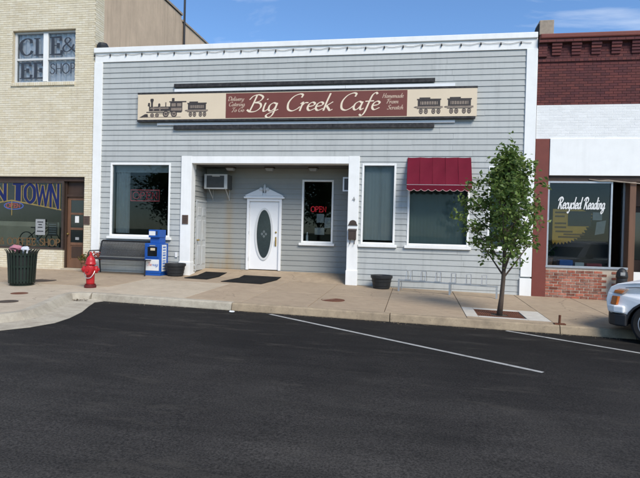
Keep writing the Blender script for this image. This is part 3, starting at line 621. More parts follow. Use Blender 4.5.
# recess: side walls, back wall, ceiling, ramped floor
YB = 1.1
DOOR = (-5.0, -3.98, 0.0, 2.28); WR = (-3.29, -2.45, 1.045, 2.81); AC = (-6.22, -5.52, 2.54, 2.97)
rops = [(DOOR[0], DOOR[1], -0.5, DOOR[3]), (WR[0] - fr, WR[1] + fr, WR[2] - fr, WR[3] + fr)]
core('porch_back_wall', 'siding_porch', cafe, -6.6, -1.6, -0.4, 3.3, rops, YB + 0.022, YB + 0.2)
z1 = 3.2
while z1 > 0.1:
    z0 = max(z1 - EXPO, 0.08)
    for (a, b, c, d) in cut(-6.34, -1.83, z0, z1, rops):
        if d - c > 0.03: board(a, b, c, d, 'siding_porch', cafe, lambda x, y, z: (x, y + YB, z))
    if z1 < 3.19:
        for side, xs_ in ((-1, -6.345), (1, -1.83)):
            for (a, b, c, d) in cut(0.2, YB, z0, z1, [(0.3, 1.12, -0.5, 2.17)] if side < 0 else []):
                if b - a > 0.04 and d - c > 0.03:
                    board(a, b, c, d, 'siding_porch', cafe, (lambda u, y, z: (-6.345 - y, u, z)) if side < 0 else (lambda u, y, z: (-1.83 + y, u, z)))
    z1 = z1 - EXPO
box1('porch_side_wall', 'siding_porch', cafe, -6.6, -6.367, 0.05, YB + 0.02, -0.4, 3.3)
box1('porch_side_wall', 'siding_porch', cafe, -1.808, -1.6, 0.05, YB + 0.02, -0.4, 3.3)
box1('porch_ceiling', 'dark_soffit', cafe, -6.6, -1.6, 0.3, YB + 0.2, 3.19, 3.34)
pf = MB(); xs_ = [-6.4, -5, -3.4, -1.8]
for i in range(3):
    a, b = xs_[i], xs_[i + 1]
    pf.hexa([(a, -0.02, G(a) - .2), (b, -0.02, G(b) - .2), (b, YB + .1, -.2), (a, YB + .1, -.2), (a, -0.02, G(a) + 0.004), (b, -0.02, G(b) + 0.004), (b, YB + .1, 0.135), (a, YB + .1, 0.135)])
pf.build('porch_floor', 'walk_tan', cafe)
# shell
box1('roof', 'tar', cafe, XL + 0.02, XR - 0.03, 0.21, 16, 5.95, 6.05)
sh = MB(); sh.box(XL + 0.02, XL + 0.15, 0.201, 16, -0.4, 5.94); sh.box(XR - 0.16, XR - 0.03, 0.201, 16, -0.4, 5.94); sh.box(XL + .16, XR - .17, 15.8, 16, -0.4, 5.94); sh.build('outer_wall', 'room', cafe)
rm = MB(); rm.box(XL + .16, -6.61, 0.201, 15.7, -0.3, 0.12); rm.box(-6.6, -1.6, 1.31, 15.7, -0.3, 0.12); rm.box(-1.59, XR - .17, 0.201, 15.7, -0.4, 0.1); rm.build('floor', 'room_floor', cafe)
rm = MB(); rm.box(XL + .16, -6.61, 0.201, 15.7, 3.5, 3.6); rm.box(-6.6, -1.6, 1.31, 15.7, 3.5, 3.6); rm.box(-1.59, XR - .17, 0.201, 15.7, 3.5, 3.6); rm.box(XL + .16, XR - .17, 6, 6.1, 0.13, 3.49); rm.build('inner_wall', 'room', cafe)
# windows
w1 = window(cafe, *W1, 0.0, 'glass_shop'); w2 = window(cafe, *W2, 0.0, 'glass_tint'); w3 = window(cafe, *W3, 0.0, 'glass_tint'); w4 = window(cafe, *W4, 0.0, 'glass_tint')
wr = window(cafe, *WR, YB, 'glass_shop')
pleat('curtain', 'curtain', w1, -8.84, -8.42, 1.15, 3.12, 0.24, 0.025, 0.1)
box1('roller_blind', 'curtain', w1, -8.84, -7.06, 0.2, 0.21, 2.95, 3.18)
for wn, W in ((w2, W2), (w3, W3), (w4, W4)):
    pleat('blind', 'blind_pale' if wn is w2 else 'blind', wn, W[0] - 0.02, W[1] + 0.02, W[2] + (0.06 if wn is w2 else -0.02), W[3] + 0.02, 0.16, 0.0022, 0.09)
# front door with surround, oval light and pediment
door = box1('door', 'door_white', cafe, -4.95, -4.03, YB - 0.005, YB + 0.04, 0.15, 2.2, bevel=0.004)
fm = MB(); fm.box(-5.03, -4.953, YB - 0.06, YB + 0.1, 0.13, 2.28); fm.box(-4.027, -3.95, YB - 0.06, YB + 0.1, 0.13, 2.28); fm.box(-4.953, -4.027, YB - 0.058, YB + 0.1, 2.203, 2.28); fm.build('frame', 'white_paint', door, bevel=0.006)
def oval(rx, rz, rx2, rz2, y0, y1, name, m, cx=-4.49, cz=1.22, n=40):
    mb = MB()
    for (a, b, y) in ((rx, rz, y1), (rx, rz, y0), (rx2, rz2, y0), (rx2, rz2, y1)):
        for j in range(n): t = 2 * math.pi * j / n; mb.v.append((cx + a * math.cos(t), y, cz + b * math.sin(t)))
    for q in range(3):
        for j in range(n): k = (j + 1) % n; mb._f((q * n + j, q * n + k, (q + 1) * n + k, (q + 1) * n + j))
    return mb.build(name, m, door, smooth=False)
oval(0.285, 0.79, 0.225, 0.725, YB - 0.03, YB, 'oval_moulding', 'grey_trim')
mb = MB(); mb.face([(-4.49 + 0.226 * math.cos(2 * math.pi * j / 40), YB - 0.012, 1.22 + 0.726 * math.sin(2 * math.pi * j / 40)) for j in range(40)]); mb.build('oval_glass', 'oval_glass', door)
mb = MB()
for (dx, dz) in ((0, .07), (0, -.07), (.06, 0), (-.06, 0)): mb.face([(-4.49 + dx, YB - .015, 1.22 + dz + .05), (-4.49 + dx + .04, YB - .015, 1.22 + dz), (-4.49 + dx, YB - .015, 1.22 + dz - .05), (-4.49 + dx - .04, YB - .015, 1.22 + dz)])
mb.build('etched_diamond', 'etched', door)
mb = MB(); mb.lathe([(.028, 0), (.028, -.02), (.012, -.025)], (-4.12, YB - .006, 1.28), 12, 'y'); mb.build('deadbolt', 'brass', door)
mb = MB(); mb.box(-4.14, -4.1, YB - .02, YB - .004, .86, 1.14); mb.tube([(-4.12, YB - .01, 1.08), (-4.12, YB - .06, 1.05), (-4.12, YB - .06, .92), (-4.12, YB - .01, .89)], .01); mb.build('handle', 'brass', door)
for hz in (.4, 1.2, 2.0): box1('hinge', 'grey_trim', door, -4.962, -4.94, YB - .062, YB - .056, hz, hz + .1)
ped = MB(); ped.box(-5.12, -3.87, YB - 0.1, YB + 0.02, 2.285, 2.34); ped.box(-5.08, -3.91, YB - 0.075, YB + 0.02, 2.34, 2.37)
ped.prism([(-5.11, 2.372), (-4.55, 2.372), (-4.55, 2.59), (-4.62, 2.585)], YB - 0.085, YB + 0.02); ped.prism([(-4.43, 2.372), (-3.88, 2.372), (-4.36, 2.585), (-4.43, 2.59)], YB - 0.085, YB + 0.02)
ped.box(-4.55, -4.43, YB - .05, YB + .02, 2.372, 2.45)
pd = ped.build('pediment', 'white_paint', cafe, bevel=0.006)
for sx in (-1, 1):
    mb = MB(); mb.lathe([(.02, 0), (.055, -.005), (.055, -.05), (.03, -.06)], (-4.49 + sx * .1, YB - .06, 2.56), 14, 'y'); mb.build('scroll', 'grey_trim', pd)
mb = MB(); mb.lathe([(.035, 2.45), (.02, 2.48), (.05, 2.54), (.06, 2.6), (.035, 2.65), (.045, 2.67), (.015, 2.72)], (-4.49, YB - .03, 0), 14); mb.build('finial', 'grey_trim', pd, smooth=True)
# grey panelled door in the left side of the porch
sdoor = box1('side_door', 'door_grey', cafe, -6.35, -6.33, 0.33, 1.09, 0.1, 2.13, bevel=0.004)
for (a, b) in ((0.4, 0.67), (0.75, 1.02)):
    for (c, d) in ((0.25, 0.85), (0.97, 1.6), (1.7, 1.98)):
        mb = MB(); mb.hexa([(-6.331, a, c), (-6.331, b, c), (-6.331, b, d), (-6.331, a, d), (-6.318, a + .03, c + .03), (-6.318, b - .03, c + .03), (-6.318, b - .03, d - .03), (-6.318, a + .03, d - .03)]); mb.build('panel', 'door_grey', sdoor)
mb = MB(); mb.box(-6.36, -6.315, .27, .328, .08, 2.19); mb.box(-6.36, -6.315, .328, 1.095, 2.132, 2.19); mb.build('frame', 'door_grey', sdoor)
mb = MB(); mb.lathe([(.015, 0), (.015, .04), (.03, .05), (.025, .075)], (-6.33, .38, 1.0), 12, 'x'); mb.build('knob', 'brass', sdoor)

# ---- things on the cafe
def stains(): pass
# sign with its old rails and bars
sg = empty('cafe_sign', (-3.26, -0.05, 4.15)); tag(sg, 'long cream and brown sign reading Big Creek Cafe with a steam train', 'sign')
X0, X1, Z0, Z1 = -8.01, 1.487, 4.44, 5.17
bd = box1('board', 'sign_cream', sg, X0, X1, -0.13, -0.05, Z0, Z1)
box1('frame_strip', 'sign_bar', sg, X0 - .01, X1 + .01, -0.137, -0.045, Z1 + .002, Z1 + .05); box1('frame_strip', 'sign_bar', sg, X0 - .01, X1 - .03, -0.137, -0.045, Z0 - .06, Z0 - .002)
BX0, BX1 = -5.34, -0.305
box1('centre_panel', 'sign_brown', sg, BX0, BX1, -0.134, -0.128, Z0 + .02, Z1 - .02)
for (a, b, z, h, m, y) in ((-6.93, 0.41, 5.415, .1, 'sign_bar', -.09), (-6.92, 0.42, 4.225, .12, 'sign_bar', -.09), (-6.93, 0.93, 5.285, .08, 'white_paint', -.06), (-7.44, 0.95, 4.325, .07, 'white_paint', -.06)):
    cuts_ = [a, a + (b - a) * 0.27, a + (b - a) * 0.63, b]
    for i in range(3): box1('bar' if m == 'sign_bar' else 'rail', m, sg, cuts_[i] + .003, cuts_[i + 1] - .003, y, -.03, z - h / 2, z + h / 2)
YT = -0.1352
nib = (.050, .022, R(35)); nb2 = (.085, .05, R(35))
def word(parent, m, *a, **k): t = MB(); text(t, *a, **k); return t.build('lettering', m, parent, recalc=False)
for (wd_, x, w_) in (('Big', -4.70, .84), ('Creek', -3.62, 1.30), ('Cafe', -2.13, 1.08)): word(sg, 'sign_text', wd_, SCR, x, 4.635, .46, nib, YT, width=w_, slant=.22)
for (wd_, x, z, w_) in (('Delivery', -5.28, 4.94, .46), ('Catering', -5.25, 4.79, .46), ('To Go', -5.17, 4.63, .36), ('Homemade', -.96, 4.95, .55), ('From', -.86, 4.80, .32), ('Scratch', -.83, 4.64, .42)): word(sg, 'sign_text_dim', wd_, SCR, x, z, .115, nb2, YT, width=w_, slant=.2)
# printed train drawings
def ring(mb, cx, cz, r, r2, y, n=20):
    for j in range(n):
        a, b = 2 * math.pi * j / n, 2 * math.pi * (j + 1) / n
        mb.face([(cx + r * math.cos(a), y, cz + r * math.sin(a)), (cx + r * math.cos(b), y, cz + r * math.sin(b)), (cx + r2 * math.cos(b), y, cz + r2 * math.sin(b)), (cx + r2 * math.cos(a), y, cz + r2 * math.sin(a))])
def rect(mb, x0, x1, z0, z1, y): mb.face([(x0, y, z0), (x1, y, z0), (x1, y, z1), (x0, y, z1)])
def wheelp(d, m_, cx, cz, r, y):
    ring(d, cx, cz, r, r * .72, y); ring(d, cx, cz, r * .28, .001, y)
    ring(m_, cx, cz, r * .72, r * .28, y)
def car(d, m_, x, s=1.0):
    y = -0.1318
    rect(d, x + .02 * s, x + .56 * s, 4.66, 4.78, y); rect(m_, x + .08 * s, x + .5 * s, 4.69, 4.75, y - .0004)
    rect(d, x, x + .58 * s, 4.775, 4.80, y - .0002); rect(d, x + .06 * s, x + .32 * s, 4.80, 4.825, y)
    for i in range(7): rect(d, x + (.1 + .06 * i) * s, x + (.115 + .06 * i) * s, 4.69, 4.75, y - .0008)
    rect(m_, x - .04 * s, x + .62 * s, 4.625, 4.66, y); rect(d, x - .07 * s, x - .02 * s, 4.635, 4.65, y - .0004); rect(d, x, x + .58 * s, 4.61, 4.622, y)
    for i in (.1, .22, .4, .52): wheelp(d, m_, x + i * s, 4.565, .052, y - .0004)
y = -0.1318
for (cx_, cs_) in ((-6.49, 1.0), (-.05, 1.08), (.73, 1.08)):
    d, m_ = MB(), MB(); car(d, m_, cx_, cs_)
    for q_ in (d, m_): q_.v = [(a, b, 4.50 + (c - 4.51) * 1.4) for a, b, c in q_.v]
    dd_ = d.build('railcar_drawing', 'sign_ink', sg, recalc=False); m_.build('railcar_shading', 'sign_ink_mid', dd_, recalc=False); dd_['kind'] = 'stuff'
d, m_ = MB(), MB()
lx = -7.96
d.prism([(lx, 4.5), (lx + .28, 4.5), (lx + .26, 4.6), (lx + .18, 4.6)], y, y - .0001); rect(m_, lx + .1, lx + 1.28, 4.5, 4.515, y - .0006)
for i in range(4): d.prism([(lx + .03 + .06 * i, 4.505), (lx + .045 + .06 * i, 4.505), (lx + .2 + .02 * i, 4.6), (lx + .19 + .02 * i, 4.6)], y - .0005, y - .0006)
rect(d, lx + .3, lx + .95, 4.68, 4.81, y); rect(m_, lx + .34, lx + .9, 4.745, 4.785, y - .0005); rect(m_, lx + .42, lx + .46, 4.69, 4.81, y - .0007); rect(m_, lx + .62, lx + .655, 4.69, 4.81, y - .0007)
rect(d, lx + .22, lx + 1.3, 4.635, 4.665, y - .0003)
rect(d, lx + .36, lx + .42, 4.81, 4.92, y); d.prism([(lx + .335, 5.0), (lx + .36, 4.92), (lx + .42, 4.92), (lx + .445, 5.0), (lx + .43, 5.04), (lx + .35, 5.04)], y, y - .0001)
d.prism([(lx + .26, 4.83), (lx + .33, 4.8), (lx + .33, 4.92), (lx + .27, 4.92)], y, y - .0001)
rect(d, lx + .58, lx + .65, 4.81, 4.86, y); ring(d, lx + .615, 4.87, .035, .001, y - .0002); rect(d, lx + .8, lx + .83, 4.81, 4.9, y); ring(m_, lx + .815, 4.91, .025, .001, y - .0002)
rect(d, lx + .95, lx + 1.32, 4.66, 4.93, y); rect(d, lx + .92, lx + 1.44, 4.925, 4.96, y - .0002); rect(d, lx + 1.0, lx + 1.08, 4.96, 5.05, y)
for (a, b) in ((.99, 1.12), (1.16, 1.29)): rect(m_, lx + a, lx + b, 4.81, 4.9, y - .0004)
rect(m_, lx + .98, lx + 1.3, 4.69, 4.77, y - .0004)
for (cx, r) in ((.4, .06), (.55, .06), (.82, .092), (1.07, .092)): wheelp(d, m_, lx + cx, 4.505 + r, r, y - .001)
rect(d, lx + .5, lx + 1.12, 4.6, 4.613, y - .0015)
dd_ = d.build('locomotive_drawing', 'sign_ink', sg, recalc=False); m_.build('locomotive_shading', 'sign_ink_mid', dd_, recalc=False)

# red awning over the middle right window
aw = empty('awning', (0.57, 0, 2.35)); tag(aw, 'dark red fabric awning with scalloped edge over a right-hand window', 'awning')
ax0, ax1 = -0.25, 1.385; zt, zb, zv = 3.37, 2.60, 2.44; yo = -0.55
NU, NV = 30, 8
for k_ in range(5):
    mb = MB(); u0, u1 = k_ / 5, (k_ + 1) / 5
    for lay in (0, 1):
        for j in range(NV + 1):
            for i in range(7):
                u = u0 + (u1 - u0) * i / 6; v = j / NV; sag = .022 * math.sin(math.pi * v) * (.55 + .45 * math.sin(math.pi * i / 6)) + .006 * math.sin(u * 23 + v * 5)
                mb.v.append((ax0 + (ax1 - ax0) * u, yo * v - .03 * (1 - v) + sag * .7, zt + (zb - zt) * v - sag * .6 - .006 * lay + (.004 if i in (0, 6) else 0)))
    q_ = 7 * (NV + 1)
    for j in range(NV):
        for i in range(6):
            a_ = j * 7 + i; mb._f((a_, a_ + 1, a_ + 8, a_ + 7)); mb._f((q_ + a_, q_ + a_ + 7, q_ + a_ + 8, q_ + a_ + 1))
    mb.build('canopy_panel', 'awning_red', aw, smooth=True, recalc=False)
for k_ in range(1, 5):
    x_ = ax0 + (ax1 - ax0) * k_ / 5; mb = MB(); mb.tube([(x_, yo * v - .03 * (1 - v) + .012 * math.sin(math.pi * v) * .5 - .004, zt + (zb - zt) * v - .007 * math.sin(math.pi * v) + .005) for v in [i / 8 for i in range(9)]], .005, 5); mb.build('seam', 'awning_red', aw)
for xa in (ax0, ax1): mb = MB(); mb.prism([(-.03, zt - .03), (-.03, zb - .02), (yo + .01, zb - .02)], xa - .006 if xa == ax0 else xa, xa if xa == ax0 else xa + .006, 'yz'); mb.build('side_panel', 'awning_red', aw)
sc = 9; pts = [(ax0, zb + .005)]; bot = []
for i in range(sc * 8 + 1):
    u = i / (sc * 8); bot.append((ax0 + (ax1 - ax0) * u, zv + .045 * (1 - abs(math.sin(u * sc * math.pi)))))
mb = MB(); mb.prism([(ax0, zb + .008)] + bot + [(ax1, zb + .008)], yo - .010, yo - .002); mb.build('valance', 'awning_red', aw)
mb = MB(); mb.tube([(x, yo - .012, z) for x, z in bot], .007, 5); mb.build('edge_binding', 'awning_edge', aw)
mb = MB(); mb.tube([(ax0, yo, zb), (ax1, yo, zb)], .012, 6); mb.tube([(ax0, -.03, zb), (ax0, yo, zb)], .01, 6); mb.tube([(ax1, -.03, zb), (ax1, yo, zb)], .01, 6); mb.build('frame', 'galv', aw)

# festoon lights along the parapet
fl = empty('string_lights', (-3.2, -0.1, 6.3)); tag(fl, 'string of small bulbs on a wire along the white parapet', 'string lights')
cpts = []; bulbs = []; x = XL + .02; i = 0; rg = random.Random(5)
while x < 2.9:
    z = 6.385 - .0015 * i + rg.uniform(-.012, .012); cpts.append((x, -.06, z)); bulbs.append((x, z))
    cpts.append((x + .13, -.058, z - .03)); cpts.append((x + .26, -.058, z - .035)); x += .5; i += 1
mb = MB(); mb.tube(cpts, .006, 5); mb.build('cable', 'paper_grey', fl)
for (x, z) in bulbs:
    mb = MB(); mb.lathe([(.008, z), (.016, z - .008), (.016, z - .03), (.022, z - .038), (.022, z - .055), (.008, z - .072)], (x, -.07, 0), 8); mb.build('bulb', 'black_plastic', fl)
mb = MB(); mb.lathe([(.1, 6.58), (.16, 6.6), (.17, 6.68), (.13, 6.76), (.04, 6.79)], (-9.3, .1, 0), 14); tag(mb.build('roof_vent', 'black_plastic'), 'small black roof cowl at the left end of the white parapet', 'vent')

# air conditioner on the porch back wall
ac = empty('air_conditioner', (-5.88, .9, 2.22)); tag(ac, 'window air conditioner with pale frame on brackets inside the porch', 'air conditioner')
box1('casing', 'ac_body', ac, -6.235, -5.53, .66, YB + .1, 2.53, 2.96, bevel=.012)
mb = MB(); mb.box(-6.24, -6.17, .63, .67, 2.525, 2.965); mb.box(-5.62, -5.525, .63, .67, 2.525, 2.965); mb.box(-6.17, -5.62, .632, .67, 2.925, 2.965); mb.box(-6.17, -5.62, .632, .67, 2.525, 2.565); mb.box(-6.0, -5.76, .631, .67, 2.895, 2.92); mb.build('front_frame', 'ac_white', ac, bevel=.006)
for i in range(14): box1('grille_slat', 'ac_body', ac, -6.168, -5.622, .64, .662, 2.58 + i * .0225, 2.59 + i * .0225)
for bx in (-6.12, -5.6): mb = MB(); mb.tube([(bx, .72, 2.53), (bx - .0, 1.07, 2.25)], .014, 6); mb.tube([(bx, 1.07, 2.53), (bx, 1.07, 2.2)], .012, 6); mb.build('bracket', 'ac_white', ac)
# small white-framed box high on the right side of the porch
vb = empty('vent_box', (-1.9, .5, 2.5)); tag(vb, 'small white framed louvre box high inside the porch on its right side', 'vent')
box1('casing', 'ac_body', vb, -2.02, -1.84, .42, .8, 2.5, 2.86)
mb = MB(); mb.box(-2.04, -1.835, .395, .42, 2.48, 2.52); mb.box(-2.04, -1.835, .395, .42, 2.84, 2.88); mb.box(-2.04, -2.0, .395, .42, 2.52, 2.84); mb.build('frame', 'white_paint', vb)
# porch ceiling lamps
for i, (x, lab) in enumerate(((-5.45, 'unlit square ceiling lamp in the porch above the air conditioner'), (-4.25, 'unlit square ceiling lamp in the porch above the front door'), (-2.95, 'unlit square ceiling lamp in the porch above the porch window'))):
    cl = empty('ceiling_lamp', (x, .7, 3.19)); tag(cl, lab, 'lamp', 'porch ceiling lamps')
    box1('base', 'bronze', cl, x - .13, x + .13, .58, .82, 3.145, 3.189); mb = MB(); mb.hexa([(x - .09, .62, 3.08), (x + .09, .62, 3.08), (x + .09, .78, 3.08), (x - .09, .78, 3.08), (x - .115, .6, 3.145), (x + .115, .6, 3.145), (x + .115, .8, 3.145), (x - .115, .8, 3.145)]); mb.build('diffuser', 'paper_grey', cl)
# plaques, mailbox
def plaque(x0, x1, z0, z1, y, label):
    p = box1('plaque', 'plaque_brown', None, x0, x1, y - .02, y, z0, z1, bevel=.004); tag(p, label, 'plaque'); 
    for i in range(4): box1('raised_line', 'bronze', p, x0 + .03, x1 - .03, y - .024, y - .019, z1 - .06 - i * .05, z1 - .04 - i * .05)
plaque(-6.6, -6.42, 1.455, 1.715, -.061, 'brown metal plaque on the left white porch post')
plaque(-9.73, -9.54, 1.37, 1.625, -.009, 'brown metal plaque on the cream brick pier')
mbx = empty('mailbox', (-1.68, -.06, 1.08)); tag(mbx, 'dark bronze mailbox with paper hooks on the right porch post', 'mailbox')
box1('body', 'bronze', mbx, -1.785, -1.575, -.15, -.061, 1.14, 1.4, bevel=.01); mb = MB(); mb.hexa([(-1.795, -.165, 1.385), (-1.565, -.165, 1.385), (-1.565, -.061, 1.385), (-1.795, -.061, 1.385), (-1.795, -.15, 1.405), (-1.565, -.15, 1.405), (-1.565, -.061, 1.435), (-1.795, -.061, 1.435)]); mb.build('lid', 'bronze', mbx)
for hx in (-1.74, -1.62): mb = MB(); mb.tube([(hx, -.09, 1.15), (hx, -.09, 1.04), (hx, -.13, 1.02), (hx, -.16, 1.06)], .01, 6); mb.build('paper_hook', 'bronze', mbx)
mb = MB(); mb.prism([(-1.81, 1.525)] + [(-1.675 + .1 * math.cos(a), 1.58 + .09 * math.sin(a)) for a in [math.pi - i * math.pi / 10 for i in range(11)]] + [(-1.545, 1.525)], -.085, -.061); tag(mb.build('house_plaque', 'bronze', bevel=.004), 'dark domed house plaque above the mailbox on the porch post', 'plaque')
mb = MB(); mb.tube([(-1.655, -.07, 2.3), (-1.7, -.075, 2.22), (-1.63, -.075, 2.23)], .01, 6); mb.tube([(-1.645, -.078, 2.27), (-1.65, -.078, 2.19)], .01, 6); tag(mb.build('house_number', 'paper_grey'), 'small grey house number high on the right porch post', 'number')
# window signs
def neon(name, s, x0, z0, h, wd, y, m, label, rim=None, th=.05):
    e = empty(name, (x0 + wd / 2, y, z0)); tag(e, label, 'neon sign'); t = MB(); cx = 0; tot = sum(CAP[c][0] for c in s)
    for c in s:
        st = CAP[c][1]; stn = st[0] == 'L'
        for p in (st[1:] if stn else st):
            pts = [Vector(q) for q in p] if stn else smooth_pts(p, 4)
            t.tube([(x0 + (cx + q.x) / tot * wd, y, z0 + q.y * h) for q in pts], th * h, 6)
        cx += CAP[c][0]
    t.build('lettering', m, e)
    if rim:
        r = MB(); a, b, c, d = x0 - .06, x0 + wd + .04, z0 - .06, z0 + h + .06; r.tube([(a, y, c), (b, y, c), (b, y, d), (a, y, d), (a, y, c)], .012, 5); r.build('border', rim, e)
        box1('backing', 'black_plastic', e, a, b, y + .02, y + .03, c, d)
    return e
neon('open_sign', 'OPEN', -8.26, 2.17, .2, .8, .14, 'neon_red_dim', 'dim red OPEN sign in a rectangle inside the wide left cafe window', 'neon_rim', .05)
neon('open_sign', 'OPEN', -3.1, 1.92, .16, .48, YB + .14, 'neon_red', 'glowing red OPEN sign in the porch window', None, .08)
for (x0, x1, z0, z1, lab) in ((-2.9, -2.68, 1.6, 1.86, 'upper pale notice taped in the porch window'), (-2.95, -2.66, 1.24, 1.45, 'lower pale notice taped in the porch window'), (-2.66, -2.48, 1.45, 1.76, 'grey notice at the right edge of the porch window')):
    tag(box1('notice', 'paper_grey', None, x0, x1, YB + .05, YB + .054, z0, z1), lab, 'notice')
bt = empty('bottle', (-3.18, YB + .06, 1.06)); tag(bt, 'white plastic bottle standing on the porch window ledge', 'bottle'); mb = MB(); mb.lathe([(.03, 1.046), (.035, 1.06), (.035, 1.2), (.015, 1.24), (.015, 1.27)], (-3.18, YB + .08, 0), 12); mb.build('body', 'paper', bt); mb = MB(); mb.lathe([(.018, 1.27), (.018, 1.31)], (-3.18, YB + .08, 0), 10); mb.build('cap', 'white_paint', bt)
tag(box1('outlet_cover', 'white_paint', None, -6.81, -6.74, -.045, -.02, .49, .63, bevel=.004), 'small white outlet cover on the siding above the left planter', 'outlet')

# ================================================================ LEFT BUILDING (cream brick)
lb = empty('brick_building', (-12.7, 0, 0)); tag(lb, 'two-storey cream brick building with a shop window, left of the cafe', 'building')
BX = -9.475
UW = (-12.23, -10.13, 5.63, 7.2); SF = (-15.4, -9.74, -0.5, 2.79)
core('wall', 'mortar_cream', lb, -16, BX - .01, -0.3, 9.9, [UW, SF], 0.0, 0.3)
cream = [(.71, .635, .475), (.74, .67, .515), (.67, .59, .425), (.73, .665, .52), (.69, .61, .44)]
mb = MB(); brick_mesh(mb, -16, BX - .006, -.05, 9.88, [UW, SF], lambda u, d, z: (u, -d, z), cream)
brick_mesh(mb, 0.0, .44, 0, 9.88, [], lambda u, d, z: (BX - .01 + d, u, z), cream)
o = mb.build('brickwork', 'tint_cream', lb, recalc=False); o['kind'] = 'stuff'
box1('brick_return', 'mortar_cream', lb, -9.9, BX - .0102, .301, .44, -0.3, 9.895)
mb = MB(); mb.prism([(.441, -.3), (5.9, -.3), (5.9, 9.86), (.441, 9.86)], -9.75, BX - .012, 'yz'); mb.prism([(5.9, -.3), (8.75, -.3), (8.75, 9.66), (5.9, 9.66)], -9.75, BX - .012, 'yz'); mb.build('side_wall', 'stucco', lb)
box1('coping', 'stone_cap', lb, -9.85, BX + .03, -.03, 5.95, 9.895, 9.98); box1('coping', 'stone_cap', lb, -9.85, BX + .03, 5.951, 8.78, 9.665, 9.74)
mb = MB(); mb.box(-15.99, -9.86, .31, 8.7, 9.3, 9.4); mb.box(-15.99, -9.76, 8.5, 8.7, -.3, 9.29); mb.box(-16, -15.9, .31, 8.49, -.3, 9.29); mb.box(-15.89, -9.76, .31, 8.49, 3.4, 3.5); mb.build('roof', 'tar', lb)
mb = MB(); mb.tube([(BX + .05, 6.05, 6.1), (BX + .05, 6.05, 10.6)], .045, 8); mb.build('vent_pipe', 'black_metal', lb)
# upper window
uw = MB(); a, b, c, d = UW; yv = .09
uw.box(a, a + .07, yv, yv + .08, c, d); uw.box(b - .05, b, yv, yv + .08, c, d); uw.box(a + .07, b - .05, yv + .002, yv + .08, d - .06, d); uw.box(a + .07, b - .05, yv + .002, yv + .08, c, c + .05)
uwo = uw.build('window', 'grey_trim', lb, bevel=.006, seg=1)
xm = (a + b) / 2 + .0; zm = 6.36
mb = MB(); mb.box(xm - .075, xm + .075, yv - .01, yv + .07, c + .05, d - .06); mb.build('mullion', 'white_trim', uwo, bevel=.006)
mb = MB(); mb.box(a + .07, xm - .076, yv + .004, yv + .07, zm - .03, zm + .03); mb.box(xm + .076, b - .05, yv + .004, yv + .07, zm - .03, zm + .03); mb.build('meeting_rail', 'grey_trim', uwo)
for (p, q) in ((a + .07, xm - .076), (xm + .076, b - .05)):
    for (r, t_) in ((c + .05, zm - .03), (zm + .03, d - .06)): box1('pane', 'glass_clear', uwo, p, q, yv + .04, yv + .045, r, t_)
pleat('curtain', 'sheer', uwo, a + .05, b - .03, c, d, .215, .022, .17)
nbS = (.085, .028, 0.0); ys = yv + .037
for (wd_, x, z, h, w_, nn_) in (('C', -12.1, 6.5, .5, .47, nbS), ('L', -11.62, 6.5, .5, .43, nbS), ('E', -12.1, 5.8, .46, .45, nbS), ('E', -11.66, 5.8, .46, .45, nbS), ('E', -11.09, 6.5, .52, .46, nbS), ('&', -10.66, 6.57, .42, .44, (.06, .025, 0.0)), ('SHOP', -11.05, 5.92, .3, .86, (.055, .04, 0.0))): word(uwo, 'letter_black', wd_, CAP, x, z, h, nn_, ys, width=w_)
sl = MB(); n = 30
for i in range(n): x = a - .02 + (b - a + .04) * i / n; sl.cc = random.choice(cream); sl.box(x, x + (b - a + .04) / n - .01, -.045, .08, 5.53, 5.625)
o = sl.build('brick_sill', 'tint_cream', uwo)
# storefront: framed shop window over a brick stall riser, recessed panelled door to its right
sf = box1('shopfront_head', 'wood_dark', lb, -15.4, -9.74, .06, .4, 2.66, 2.79)
KX = -10.47
core('stall_riser', 'mortar_cream', lb, -15.4, KX, -.2, .6, [], .06, .25)
mb = MB(); brick_mesh(mb, -15.4, KX, -.03, .56, [], lambda u, d, z: (u, .06 - d, z), cream); brick_mesh(mb, .06, .55, -.03, .56, [], lambda u, d, z: (KX + d, u, z), cream); o = mb.build('stall_brickwork', 'tint_cream', lb, recalc=False); o['kind'] = 'stuff'
box1('stall_riser', 'mortar_cream', lb, KX - .2, KX, .2501, .55, -.2, .6)
fr_ = MB(); fr_.box(-15.4, KX + .02, .04, .12, .6, .655); fr_.box(KX - .05, KX + .012, .05, .12, .655, 2.66); fr_.box(-15.4, KX - .05, .052, .12, 2.6, 2.66); fr_.box(-13.0, -12.94, .05, .12, .655, 2.6)
swn = fr_.build('shop_window', 'bronze', lb)
box1('pane', 'glass_shop', swn, -12.94, KX - .05, .08, .086, .655, 2.6); box1('pane', 'glass_shop', swn, -15.4, -13.0, .08, .086, .655, 2.6); box1('return_pane', 'glass_shop', swn, KX - .02, KX - .014, .12, .2, .655, 2.6)
